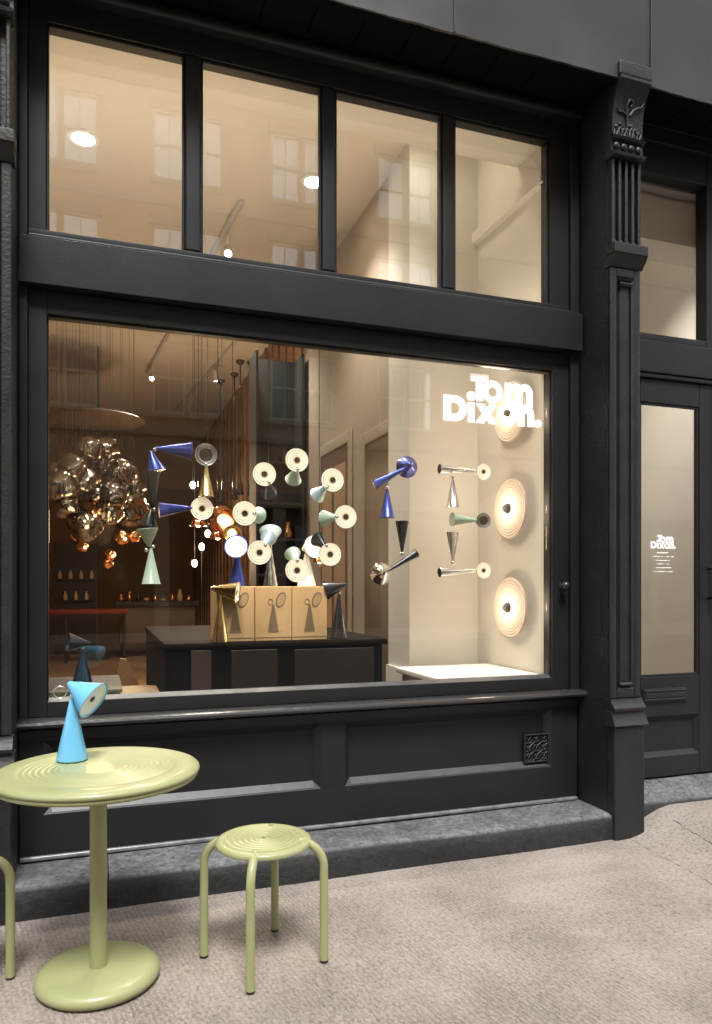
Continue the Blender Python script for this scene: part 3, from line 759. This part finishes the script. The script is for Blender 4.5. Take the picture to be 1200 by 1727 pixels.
gP = 'lamps arranged as the letter P'; gO = 'lamps arranged as the letter O'; gS = 'lamps arranged as the letter S'; gE = 'lamps arranged as the letter E'
letter_lamp('cobalt blue cone lamp at the top left corner of the letter P', gP, [('cone', (.262, 2.030), (.427, 2.025), .047, M['blue']), ('cone', (.236, 2.022), (.262, 1.925), .049, M['blue'], .03), ('ball', (.252, 2.022)), ])
letter_lamp('brass cone lamp with silver ringed face at top right of the letter P', gP, [('face', (.499, 2.013), .056, 'dark', M['gold']), ('cone', (.499, 1.960), (.500, 1.806), .041, M['gold']), ('ball', (.499, 1.962))])
letter_lamp('black cone lamp in the upright of the letter P', gP, [('cone', (.247, 1.745), (.240, 1.912), .042, M['black']), ('cone', (.240, 1.738), (.222, 1.651), .052, M['black'], .02), ('ball', (.252, 1.733)), ('ball', (.222, 1.752))])
letter_lamp('pale mint cone lamp at the foot of the letter P', gP, [('cone', (.229, 1.553), (.220, 1.638), .054, M['mint'], .02), ('cone', (.236, 1.545), (.237, 1.373), .046, M['mint']), ('ball', (.245, 1.552)), ('ball', (.214, 1.536))])
letter_lamp('cobalt cone lamp with cream ringed face in the middle of the letter P', gP, [('face', (.479, 1.745), .057, 'warm', M['blue']), ('cone', (.43, 1.746), (.275, 1.732), .039, M['blue'])])
O_ = [((.792, 1.931), (.838, 1.848), 'black', 'black', 'at upper left'), ((.963, 2.012), (.969, 1.924), 'mint', 'pale mint', 'at the top'), ((1.156, 1.918), (1.100, 1.847), 'iceblue', 'ice blue', 'at upper right'),
      ((1.228, 1.727), (1.138, 1.726), 'mint', 'pale mint', 'at the right'), ((1.142, 1.528), (1.105, 1.612), 'black', 'black', 'at lower right'), ((.963, 1.443), (.966, 1.532), 'mint', 'pale mint', 'at the bottom'),
      ((.767, 1.532), (.836, 1.615), 'iceblue', 'ice blue', 'at lower left'), ((.692, 1.728), (.783, 1.731), 'mint', 'pale mint', 'at the left')]
for c, e, mk, cn, w_ in O_:
    dv = Vector((e[0]-c[0], e[1]-c[1])); n_ = dv.normalized()
    a = (c[0]+n_.x*.035, c[1]+n_.y*.035)
    letter_lamp(f'{cn} cone lamp with glowing ringed face {w_} of the letter O', gO, [('face', c, .0615, 'warm', M[mk]), ('cone', a, e, .044, M[mk], .02, .10), ('ball', (c[0]+n_.x*.05, c[1]+n_.y*.05))])
letter_lamp('cobalt blue lamp with round cone front at the top of the letter S', gS, [('front', (1.579, 2.009), .060, M['blue']), ('cone', (1.560, 2.000), (1.392, 1.903), .030, M['blue'], -.03, .0), ('ball', (1.560, 2.0))])
letter_lamp('upright cobalt blue cone hanging under the top of the letter S', gS, [('cone', (1.464, 1.885), (1.464, 1.730), .042, M['blue']), ('ball', (1.464, 1.893))])
letter_lamp('upright black cone pointing down above the foot of the letter S', gS, [('cone', (1.551, 1.545), (1.551, 1.712), .039, M['black']), ('ball', (1.551, 1.538))])
letter_lamp('silver and black lamp with round cone front at the foot of the letter S', gS, [('front', (1.430, 1.428), .060, M['chrome']), ('cone', (1.450, 1.440), (1.632, 1.540), .026, M['black'], -.03, .0), ('ball', (1.450, 1.44))])
letter_lamp('silver cone lamp with cream face as the top arm of the letter E', gE, [('face', (2.048, 2.007), .046, 'warm', M['chrome']), ('cone', (2.005, 2.007), (1.776, 2.010), .028, M['chrome'])])
letter_lamp('upright silver cone under the top arm of the letter E', gE, [('cone', (1.857, 1.956), (1.857, 1.799), .039, M['chrome']), ('ball', (1.857, 1.968))])
letter_lamp('pale mint cone lamp with dark face as the middle arm of letter E', gE, [('face', (2.048, 1.732), .046, 'dark', M['mint']), ('cone', (2.003, 1.731), (1.852, 1.733), .040, M['mint'])])
letter_lamp('upright silver cone above the bottom arm of the letter E', gE, [('cone', (1.857, 1.503), (1.857, 1.660), .038, M['chrome']), ('ball', (1.857, 1.492))])
letter_lamp('silver cone lamp with cream face as the bottom arm of the letter E', gE, [('face', (2.048, 1.450), .046, 'warm', M['chrome']), ('cone', (2.003, 1.448), (1.776, 1.438), .028, M['chrome'])])

# glowing wall discs on the display wall
def disc_mat():
    m, n, l, b, tc, noise, ramp, mix, mth = node_mat('ribbed_opal_disc')
    b.inputs['Base Color'].default_value = (.44, .36, .295, 1); b.inputs['Roughness'].default_value = .4
    b.inputs['Emission Color'].default_value = (1, .74, .56, 1)
    ln = n.new('ShaderNodeVectorMath'); ln.operation = 'LENGTH'; l.new(tc.outputs['Object'], ln.inputs[0])
    # the lamp sits at the hub, so the opal glass gives off less light outwards
    rib = mth('ADD', .68, mth('MULTIPLY', .32, mth('SINE', mth('MULTIPLY', ln.outputs['Value'], 2*PI/.0178), 0)))
    core = mth('POWER', ramp(ln.outputs['Value'], .02, .16, 1, 0), 2.4)
    l.new(mth('MULTIPLY', rib, mth('ADD', .13, mth('MULTIPLY', core, 1.5))), b.inputs['Emission Strength'])
    return m
M['opal'] = disc_mat()
for z, w_ in ((2.435, 'behind the lettering'), (1.838, 'in the middle of the three'), (1.229, 'nearest the window sill')):
    t = thing('wall_light', f'glowing ribbed opal disc wall light, {w_}', 'wall light', (2.43, .395, z), 'opal disc wall lights')
    bm = newbm(); pr = [(0, .055)]
    for k in range(9):
        a = .03+.0165*k; pr += [(a, .055-.0008*k), (a+.003, .0535-.0008*k), (a+.0135, .0538-.0008*k), (a+.0155, .0555-.0008*k)]
    pr += [(.183, .046), (.185, .040), (.182, .036), (.05, .034), (0, .034)]
    lathe(bm, pr, (0, 0, 0), (-1, 0, 0), 72); link('disc', bm, M['opal'], t, smooth=40)
    bm = newbm(); lathe(bm, [(0, 0), (.06, 0), (.06, .02), (.03, .034), (0, .034)], (0, 0, 0), (-1, 0, 0), 32); link('backplate', bm, M['gold'], t, smooth=40)
    bm = newbm(); lathe(bm, [(.030, .05), (.032, .058), (.026, .075), (.014, .09), (0, .092)], (0, 0, 0), (-1, 0, 0), 28); link('hub', bm, M['rubber'], t, smooth=50)
    ld = bpy.data.lights.new('disc_glow', 'POINT'); ld.energy = 2.0; ld.color = (1, .76, .55); ld.shadow_soft_size = .09
    lo = bpy.data.objects.new('disc_glow', ld); COL.objects.link(lo); lo.parent = t; lo.location = (-.14, 0, 0)

# white plinth at the foot of the display wall
wp = thing('white_plinth', 'low white display plinth beneath the glowing wall discs', 'plinth', (2.0, .4, FL))
bx('slab', -.235, .42, -.27, .33, .568, .60, M['cream'], wp, .004); bx('body', -.20, .42, -.24, .31, 0, .567, M['cream'], wp, .004)
# ------------------------------------------------------------------ counter, cartons and lamps on it
ct = thing('display_counter', 'dark timber display counter inside the window under the cartons', 'counter', (.33, .5, FL))
bx('body', .01, 1.26, .012, 1.78, 0, .765, M['counter'], ct, .003)
bx('top', 0, 1.29, 0, 1.8, .766, .80, M['counter'], ct, .004)
bx('front_reflection', .14, .25, -.004, .0115, .3, .76, M['reflection_brown'], ct, .002); bx('front_reflection', .36, .62, -.004, .0115, .5, .755, M['dim'], ct, .002); bx('front_reflection', .72, 1.2, -.004, .0115, .46, .75, M['dim'], ct, .002)  # brown and dark strips paint street reflections onto the counter front
for i, (x, r, w_) in enumerate(((.72, 0, 'left'), (.936, 0, 'middle'), (1.150, .06, 'right'))):
    t = thing('carton', f'kraft carton printed with a lamp, {w_} one of three', 'carton', (x, .535, 1.0505), 'cartons on the counter', r)
    bx('body', -.106, .106, 0, .24, 0, .308, M['carton'], t, .003)
    bx('lid_line', -.1065, .1065, -.0012, -.0002, .018, .021, M['print'], t, 0)
    pl = newbm()
    A = [pl.verts.new(q_) for q_ in ((-.034, -.0008, .05), (.030, -.0008, .05), (.004, -.0008, .205), (-.008, -.0008, .205))]; pl.faces.new(A)
    ex = bmesh.ops.extrude_face_region(pl, geom=pl.faces[:]); bmesh.ops.translate(pl, vec=(0, -.0006, 0), verts=[v for v in ex['geom'] if isinstance(v, bmesh.types.BMVert)])
    link('printed_base', pl, M['print'], t)
    pl = newbm(); ringp = []
    A = [pl.verts.new((.042+.036*math.cos(k*PI/16)*.8+.012*math.sin(k*PI/16), -.0008, .232+.044*math.sin(k*PI/16))) for k in range(32)]
    B = [pl.verts.new((.044+.036*math.cos(k*PI/16)*.64+.010*math.sin(k*PI/16), -.0008, .232+.036*math.sin(k*PI/16))) for k in range(32)]
    for k in range(32): pl.faces.new((A[k], A[(k+1) % 32], B[(k+1) % 32], B[k]))
    link('printed_head', pl, M['print'], t)
    pl = newbm(); pl.faces.new([pl.verts.new((.044+.036*math.cos(k*PI/12)*.62+.010*math.sin(k*PI/12), -.0006, .232+.035*math.sin(k*PI/12))) for k in range(24)]); link('printed_face', pl, M['print2'], t)
    pl = newbm(); tube(pl, [(-.018+.014*math.cos(k*PI/10), -.001, .222+.016*math.sin(k*PI/10)) for k in range(21)], .0012, 5, False); link('printed_ring', pl, M['print'], t)

def cone_lamp(label, loc, h, r, bmat, hmat, hax, hl, hr, face='warm', hoff=.03, group='cone lamps on the counter', scale_=1, facemat=None):
    t = thing('cone_lamp', label, 'lamp', loc, group)
    bm = newbm(); lathe(bm, [(0, .0005), (r-.003, .0005), (r, .003), (r, .007), (.007, h), (0, h)], seg=40); link('base', bm, bmat, t, smooth=40)
    bm = newbm(); sphere(bm, (0, 0, h+.008), .01, 14); link('ball_joint', bm, M['steel'], t, smooth=80)
    a = Vector(hax).normalized(); ap_ = Vector((0, 0, h+.016)) - a*hl*.35 + Vector((0, 0, hoff))
    link('head', cone_bm(ap_, a, hl, hr, .008), hmat, t, 40)
    if face == 'lit':
        bm = newbm(); lathe(bm, [(hr*.97, 0), (hr*.4, .003), (0, .003)], ap_+a*(hl-.008), a, 36); link('diffuser', bm, M['lit'], t, smooth=40)
    elif face: rings_obj(ap_+a*(hl-.008), a, hr*.96, t, face)
    bm = newbm(); tube(bm, [(0, 0, h+.004), ap_+a*hl*.25], .005, 8); link('stem', bm, M['steel'], t)
    return t
M['lit'] = mat('lit_diffuser', (.85, .82, .75), .4, emit=(1, .9, .75), estr=.8)
cone_lamp('brass cone lamp standing in front of the left carton', (.632, .512+.0, 1.0505), .245, .045, M['gold'], M['gold'], (.70, -.30, -.12), .15, .06, 'warm')
cone_lamp('black cone lamp standing at the right end of the cartons', (1.335, .56, 1.0505), .262, .05, M['black'], M['black'], (-.85, .28, -.25), .13, .058, None)
cone_lamp('cobalt blue cone lamp with glowing white disc on the cartons', (.750, .66, 1.3595), .20, .052, M['blue'], M['blue'], (-.25, -.9, .18), .10, .068, 'lit', 0)
cone_lamp('silver cone lamp standing on the middle carton', (.945, .655, 1.3595), .225, .043, M['chrome'], M['iceblue'], (.1, .5, .8), .10, .066, None)
cone_lamp('white cone lamp with glowing face standing on the right carton', (1.165, .66, 1.3595), .21, .056, M['white_lac'], M['white_lac'], (.35, -.8, .1), .11, .066, 'lit', 0)

# navy lamp and furniture at lower left, inside the window
sp_ = thing('side_plinth', 'dark plinth inside the lower left corner of the window', 'plinth', (-.12, .62, FL))
bx('body', -.3, .22, -.3, .3, 0, .575, M['dim'], sp_, .004); bx('top', -.31, .23, -.31, .31, .576, .595, M['dim'], sp_, .003)
cone_lamp('navy cone lamp inside the window above the sky blue lamp', (-.085, .62, .846), .175, .05, M['navy'], M['navy'], (-.8, -.2, .1), .115, .05, None, .02, 'cone lamps inside the window')
ch = thing('shell_chair', 'pale plywood chair inside the window near the sky blue lamp', 'chair', (.14, 1.5, FL))
bm = newbm(); A = [(-.01, .64), (-.03, .56), (-.07, .36), (.15, .36), (.09, .50), (.03, .635)]
vsA = [bm.verts.new((x, -.06, z)) for x, z in A]; vsB = [bm.verts.new((x, -.03, z)) for x, z in A]
for i in range(6): bm.faces.new((vsA[i], vsA[(i+1) % 6], vsB[(i+1) % 6], vsB[i]))
bm.faces.new(vsA[::-1]); bm.faces.new(vsB); link('shell', bm, M['tan'], ch)
bx('seat', -.16, .16, -.36, -.061, .34, .37, M['tan'], ch, .01)
for sx in (-.13, .13):
    for sy in (-.32, -.08): bx('leg', sx-.015, sx+.015, sy-.015, sy+.015, 0, .34, M['tan'], ch, .004)
rt = thing('round_side_table', 'round pale side table low behind the window sill', 'table', (.22, 1.1, FL))
bm = newbm(); lathe(bm, [(0, .45), (.2, .45), (.215, .46), (.215, .47), (.2, .48), (0, .48)], seg=40); link('tabletop', bm, M['brownwall'], rt, smooth=40)
bm = newbm(); lathe(bm, [(0, 0), (.15, 0), (.15, .015), (.02, .03), (.02, .45), (0, .45)], seg=24); link('pedestal', bm, M['dim'], rt, smooth=40)
# deep room furniture
rt = thing('long_table', 'oxblood topped high table deep in the shop', 'table', (-.15, 8, FL))
bx('tabletop', -.62, .56, -.3, .3, .70, .765, M['red'], rt, .006)
for sx in (-.3, .12, .5):
    for sy in (-.25, .25): bx('leg', sx-.02, sx+.02, sy-.02, sy+.02, 0, .70, M['dim'], rt, .004)
pc = thing('shelf_unit', 'dark glazed shelf unit with pale jars against the back', 'shelf', (-.36, 9.2, FL))
bx('case', -.33, .33, 0, .3, 0, 1.8, M['dim'], pc, .005)
for z in (.86, 1.2): bx('shelf', -.29, .29, -.06, -.001, z, z+.02, M['dim'], pc, .003)
for k in range(7):
    bm = newbm(); lathe(bm, [(0, 0), (.03, 0), (.036, .05), (.028, .09), (.012, .11), (.016, .14), (0, .14)], (-.24+.08*k, -.034, .8805 if k % 2 else 1.2205), seg=12); link('jar', bm, M['tan'], pc, smooth=60)
cs = thing('console_table', 'dark console table with small objects in mid shop', 'table', (.85, 8.6, FL))
bx('tabletop', -.62, .66, -.25, .25, .78, .86, M['dim'], cs, .004); bx('body', -.55, .6, -.2, .2, .2, .779, M['door_dark'], cs, .004)
for a in (-.5, .5): bx('leg', a-.03, a+.03, -.2, .2, 0, .2, M['dim'], cs, .003)
for k in range(9):
    x = .32+.13*k
    bm = newbm(); hh = random.uniform(.05, .2); lathe(bm, [(0, 0), (.035, 0), (.05, hh*.4), (.02, hh*.8), (.025, hh), (0, hh)], seg=14)
    o = link('vase', bm, M[random.choice(['gold', 'copper', 'dim', 'black', 'tan'])], None, 60, (x, 8.5+.1*(k % 2), FL+.8605))
    tag(o, f"small vase, {['leftmost', 'second from left', 'third from left', 'fourth from left', 'middle one', 'fourth from right', 'third from right', 'second from right', 'rightmost'][k]} in the row on the dark console table", 'vase', 'vases on the console table')
cu = thing('tall_cabinet', 'tall black shelving between timber wall and doorway', 'cabinet', (1.70, 3.62, FL))
bx('back', -.27, .215, .14, .17, 0, 3.4, M['rubber'], cu, 0)
for a in (-.27, .19): bx('upright', a, a+.025, -.16, .14, 0, 3.4, M['rubber'], cu, .003)
for z in (.4, .8, 1.2, 1.55, 1.9, 2.3): bx('shelf', -.245, .19, -.16, .139, z, z+.025, M['rubber'], cu, .003)
for x, z, mk in ((-.1, 1.225, 'chrome'), (.08, 1.575, 'copper'), (-.05, 1.925, 'dim'), (.05, 2.325, 'dim'), (-.12, .825, 'gold')):
    bm = newbm(); lathe(bm, [(0, 0), (.05, 0), (.07, .06), (.03, .13), (.035, .17), (0, .17)], seg=18)
    tag(link('vase', bm, M[mk], None, 60, (1.70+x, 3.6, FL+z+.0005)), f'{dict(chrome="silver", copper="copper", dim="dark", gold="brass")[mk]} vase on the {dict([(.825, "lowest"), (1.225, "second"), (1.575, "third"), (1.925, "fourth"), (2.325, "highest")])[z]} filled tier of the tall black shelving', 'vase', 'vases on the tall shelving')

# ------------------------------------------------------------------ pendants, chandelier cluster, lamps
def cord(bm, x, y, z): tube(bm, [(x, y, z), (x, y, 4.299)], .003, 5)
def blob(loc, r, m, label, group, lit=False, i=0):
    t = thing('globe_pendant', label, 'pendant lamp', loc, group)
    bm = newbm(); g = bmesh.ops.create_uvsphere(bm, u_segments=44, v_segments=30, radius=r)
    rnd = random.Random(i*13+1); ph = [rnd.uniform(0, 6.28) for _ in range(6)]
    for v in bm.verts:
        q_ = v.co.normalized()
        f_ = 1+.10*math.sin(3*q_.x+ph[0])*math.sin(4*q_.z+ph[1])+.07*math.sin(5*q_.y+2*q_.x+ph[2])+.03*math.sin(30*(q_.z*math.cos(ph[3])+q_.x*math.sin(ph[3]))+ph[4])
        v.co *= f_
    bmesh.ops.rotate(bm, verts=bm.verts, matrix=Matrix.Rotation(ph[5], 3, 'X'))
    link('globe', bm, m, t, 180)
    bm = newbm(); tube(bm, [(0, 0, r*.95), (0, 0, 4.299-loc[2])], .0015, 5); link('cord', bm, M['rubber'], t)
    if lit:
        bm = newbm(); sphere(bm, (r*.35, -r*.92, -r*.25), r*.22, 10); link('bulb', bm, M['bulb'], t, 90)
    return t
bl_list = [(135, 812, 31), (168, 778, 28), (106, 822, 26), (203, 803, 30), (163, 838, 26), (190, 838, 26), (134, 872, 28), (122, 790, 22), (218, 862, 33), (180, 757, 22), (146, 890, 24), (96, 800, 20), (185, 868, 22), (150, 760, 22), (225, 825, 22), (112, 855, 20)]
words_ = ['largest front', 'upper', 'far left', 'upper right', 'central', 'inner right', 'lower left', 'upper left', 'lower right', 'topmost', 'bottom', 'left edge', 'lower inner', 'top left', 'right edge', 'lower far left']
def px(x, y, Y):
    f, ps = 1240., .3357; a = (x-600)/f; b_ = -(y-987)/f; s, c = math.sin(ps), math.cos(ps)
    r_ = (s+a*c, c-a*s, b_); t_ = (Y+3.571)/r_[1]
    return (r_[0]*t_, Y, 1.366+r_[2]*t_)
for i, (x, y, r) in enumerate(bl_list):
    Y = 4.5+.35*math.sin(i*2.4)
    blob(px(x, y, Y), r*.0060, M['smoke'], f'{words_[i]} dented gold mirror globe of the hanging cluster', 'gold globe cluster', i in (), i)
for i, (x, y, r, w_) in enumerate(((170, 865, 12, 'high left'), (206, 906, 12, 'right'), (140, 921, 10, 'lowest left'), (186, 936, 9, 'lowest'), (226, 905, 10, 'far right'), (128, 903, 9, 'far left'), (157, 868, 9, 'inner'), (182, 950, 8, 'hanging bottom'))):
    blob(px(x, y, 4.3), r*.0060, M['copper'], f'{w_} small copper globe under the gold cluster', 'small copper globes', i in (1, 2, 3, 6), 40+i)
ld = bpy.data.lights.new('cluster_glow', 'POINT'); ld.energy = 3.5; ld.color = (1, .66, .38); ld.shadow_soft_size = .15
lo = bpy.data.objects.new('cluster_glow', ld); COL.objects.link(lo); lo.location = px(165, 890, 3.8)
dp = thing('disc_pendant', 'large brown disc pendant below the ceiling deep in the shop', 'pendant lamp', px(165, 708, 6))
bm = newbm(); lathe(bm, [(0, .05), (.3, .045), (.5, .03), (.56, .0), (.5, -.03), (.3, -.045), (0, -.05)], seg=48); link('disc', bm, M['door_dark'], dp, smooth=60)
bm = newbm(); tube(bm, [(0, 0, .05), (0, 0, 4.299-dp.location.z)], .01, 8); link('rod', bm, M['black'], dp)
def dome(x, y, Y, r, m, label, group='metal dome pendants', lit=True, ax=(0, 0, -1)):
    p = px(x, y, Y); t = thing('dome_pendant', label, 'pendant lamp', p, group)
    bm = newbm(); lathe(bm, [(r*.1, -r*.95), (r*.35, -r*.85), (r*.7, -r*.55), (r*.93, -r*.15), (r, .25*r), (r*.96, .25*r), (r*.86, -.15*r), (r*.6, -r*.5), (0, -r*.8)], (0, 0, 0), ax, 32); link('shade', bm, m, t, smooth=60)
    bm = newbm(); tube(bm, [(0, 0, r*.9), (0, 0, 4.299-p[2])], .004, 6); link('cord', bm, M['black'], t)
    if lit: bm = newbm(); sphere(bm, (0, 0, -r*.1), r*.3, 12); link('bulb', bm, M['bulb'], t, 90)
dome(374, 874, 3.9, .15, M['copper'], 'tilted copper dome pendant between the letters P and O', ax=(.35, -.55, -.6))
dome(392, 898, 3.7, .09, M['gold'], 'small brass dome pendant below the tilted copper one', ax=(-.3, -.7, -.5))
dome(334, 884, 4.6, .09, M['copper'], 'copper dome pendant under the cream face of letter P')
dome(367, 905, 4.2, .09, M['copper'], 'copper dome pendant above the cobalt lamp on the cartons')
dome(453, 797, 3.1, .07, M['copper'], 'copper dome pendant behind the top left of letter O')
dome(538, 946, 3.0, .06, M['copper'], 'copper dome pendant inside the foot of letter O')
dome(573, 966, 2.6, .06, M['copper'], 'copper dome pendant right of letter O with bright bulb')
for i, (x, y) in enumerate(((325, 818), (350, 900), (340, 922), (328, 950), (340, 1063))):
    p = px(x, y, 5); t = thing('bulb_pendant', ['bare glowing bulb highest of the string', 'glowing bulb beside the copper dome', 'glowing bulb below the copper dome', 'lowest hanging glowing bulb left of the cartons', 'tiny glowing bulb beside the counter'][i], 'bulb', p, 'hanging bulbs')
    bm = newbm(); sphere(bm, (0, 0, 0), .032 if i < 4 else .02, 14, (1, 1, 1.35)); link('bulb', bm, M['bulb'], t, 90)
    bm = newbm(); tube(bm, [(0, 0, .04), (0, 0, 4.299-p[2])], .003, 5); link('cord', bm, M['black'], t)
    ld = bpy.data.lights.new('bulb_glow', 'POINT'); ld.energy = 9 if i < 4 else 1; ld.color = (1, .7, .42); ld.shadow_soft_size = .04
    lo = bpy.data.objects.new('bulb_glow', ld); COL.objects.link(lo); lo.parent = t; lo.location = (-.02, -.09, .0)
for i, (x, y, Y) in enumerate(((405, 705, 6), (435, 680, 6), (395, 718, 6.6), (372, 735, 7))):
    p = px(x, y, Y); t = thing('rod_pendant', ['thin rod pendant nearest the letter O', 'highest thin rod pendant under the track', 'middle thin rod pendant of the row', 'farthest thin rod pendant of the row'][i], 'pendant lamp', (min(p[0], 1.88), Y, 4.3), 'rod pendants')
    bm = newbm(); lathe(bm, [(0, -.0), (.06, -.001), (.05, -.03), (.012, -.06), (0, -.06)], seg=18); link('canopy', bm, M['black'], t, smooth=40)
    bm = newbm(); tube(bm, [(0, 0, -.05), (0, 0, -1.6)], .010, 8); link('rod', bm, M['black'], t)
    bm = newbm(); lathe(bm, [(0, -1.6), (.03, -1.6), (.05, -1.75), (.045, -1.75), (0, -1.68)], seg=16); link('shade', bm, M['black'], t, smooth=40)

# ceiling lights
def spot_light(name, loc, tgt, e, col, ang, blend=.6, rad=.04, parent=None):
    ld = bpy.data.lights.new(name, 'SPOT'); ld.energy = e; ld.color = col; ld.spot_size = math.radians(ang); ld.spot_blend = blend; ld.shadow_soft_size = rad
    o = bpy.data.objects.new(name, ld); COL.objects.link(o); o.location = loc
    o.rotation_euler = (Vector(tgt)-Vector(loc)).to_track_quat('-Z', 'Y').to_euler()
    return o
WARM = (1, .90, .78)
dls = [(-.1, 1.57, 'lit recessed downlight seen through the leftmost upper pane'), (1.475, 1.57, 'lit recessed downlight beside the mullion of the second upper pane'),
       (-1.67, 1.57, 'added unseen downlight left of the window bay'), (-.1, 3.6, 'added unseen downlight in the second ceiling row, left'), (1.3, 3.6, 'added unseen downlight in the second ceiling row, right')]  # last three are unseen, added for general interior light
for x, y, lab in dls:
    t = thing('downlight', lab, 'ceiling light', (x, y, 4.3), 'recessed ceiling downlights')
    bm = newbm(); lathe(bm, [(.10, -.0005), (.102, -.008), (.075, -.012), (.070, -.002), (.070, -.0005)], seg=36); link('trim', bm, M['white_lac'], t, smooth=40)
    bm = newbm(); lathe(bm, [(0, -.004), (.066, -.004), (.066, -.001), (0, -.001)], seg=28); link('lens', bm, M['dl'], t)
    spot_light('downlight_beam', (x, y, 4.26), (x, y, 0), 74, WARM, 104, .8, .06)
cv = thing('added_uplight', 'added unseen uplight hung inside the window behind the transom rail', 'light strip', (.4, .85, 3.0))  # no such fixture in view; added to brighten the ceiling
bx('housing', -2.2, .6, -.04, .04, -.06, .0, M['track'], cv, .004); bx('lens', -2.18, .58, -.03, .03, .0005, .006, M['bulb'], cv, 0)
for a in (-.71, .12):
    bm = newbm(); tube(bm, [(a, 0, .006), (a, 0, 1.299)], .0015, 5); link('hanger', bm, M['steel'], cv)
ld = bpy.data.lights.new('added_uplight_glow', 'AREA'); ld.shape = 'RECTANGLE'; ld.size = 2.6; ld.size_y = .06; ld.energy = 7; ld.color = (1, .94, .86)
lo = bpy.data.objects.new('added_uplight_glow', ld); COL.objects.link(lo); lo.location = (-.4, .85, 3.02); lo.rotation_euler = (math.radians(128), 0, 0)
wt = thing('added_window_track', 'added unseen light track with two spot heads behind the transom rail', 'light track', (0, .15, 2.86))  # added out of view; its strip lights the soffit above the panes
bx('rail', -.25, 2.35, -.02, .02, -.02, .0, M['track'], wt, .002); bx('lens', -.24, 2.34, -.012, .012, .0005, .004, M['bulb'], wt, 0)
ld = bpy.data.lights.new('added_strip_glow', 'AREA'); ld.shape = 'RECTANGLE'; ld.size = 2.6; ld.size_y = .04; ld.energy = 1.4; ld.color = (1, .92, .82)
lo = bpy.data.objects.new('added_strip_glow', ld); COL.objects.link(lo); lo.location = (1.05, .15, 2.87); lo.rotation_euler = (math.radians(180-5), 0, 0)
for a, tgt, e in ((.55, (.85, .53, 1.25), 55), (1.35, (1.1, .53, 1.25), 55)):  # added spots that brighten the carton fronts
    v = (Vector(tgt)-Vector((a, .15, 2.80))).normalized()
    bm = newbm(); lathe(bm, [(0, -.05), (.022, -.05), (.026, .03), (.022, .03), (0, .02)], (a, 0, -.06), v, 18); link('spot_head', bm, M['track'], wt, smooth=40)
    spot_light('added_window_spot', Vector((a, .15, 2.80))+v*.05, tgt, e, WARM, 42, .7, .03)
# track and spots
for a, c, lab in (((1.02, 2.0), (.62, 6.9), 'pale ceiling track running back over the brass pendants'), ((1.62, 4.4), (1.22, 8.8), 'pale ceiling track nearest the timber wall')):
    bm = newbm(); tube(bm, [(a[0], a[1], 4.278), (c[0], c[1], 4.278)], .022, 4); tag(link('ceiling_track', bm, M['track'], None), lab, 'light track', 'ceiling tracks')
def track_spot(p, ax, lab, e, tgt):
    t = thing('track_spot', lab, 'spotlight', p, 'track spotlights')
    a = Vector(ax).normalized()
    bm = newbm(); lathe(bm, [(0, -.07), (.03, -.07), (.034, -.06), (.036, .05), (.032, .06), (0, .06)], (0, 0, -.14), a, 20); link('can', bm, M['track'], t, smooth=40)
    bm = newbm(); lathe(bm, [(0, .062), (.028, .062), (0, .064)], (0, 0, -.14), a, 16); link('lens', bm, M['dl'], t)
    bm = newbm(); tube(bm, [(0, 0, 0), (0, 0, -.13)], .008, 8); link('arm', bm, M['track'], t)
    spot_light('track_beam', Vector(p)+Vector((0, 0, -.14))+a*.08, tgt, e, WARM, 60, .6, .03)
track_spot((.66, 6.45, 4.26), (-.2, -.6, -.75), 'small lit track spotlight above the gold cluster', 60, (.1, 4.6, 2.2))
track_spot((1.0, 2.5, 4.26), (-.1, -.75, -.7), 'white track spotlight seen through the second upper pane', 90, (.95, .6, 1.3))
track_spot((1.45, 6.2, 4.26), (.1, .3, -.9), 'track spotlight pointing down deep in the shop', 60, (1.2, 8.2, 1))
# added, unseen: one downlight washes the display wall, one brightens the door vestibule
for x, y, lab, e in ((1.88, .52, 'added unseen downlight over the white plinth by the window', 50), (3.35, .45, 'added unseen downlight inside the shop door', 330)):
    t = thing('downlight', lab, 'ceiling light', (x, y, 4.3), 'recessed ceiling downlights')
    bm = newbm(); lathe(bm, [(.10, -.0005), (.102, -.008), (.075, -.012), (.070, -.002), (.070, -.0005)], seg=36); link('trim', bm, M['white_lac'], t, smooth=40)
    bm = newbm(); lathe(bm, [(0, -.004), (.066, -.004), (.066, -.001), (0, -.001)], seg=28); link('lens', bm, M['dl'], t)
    spot_light('downlight_beam', (x, y, 4.26), (x, y, 0), e*.85, (1, .92, .83), 64 if x < 3 else 80, .8, .06)
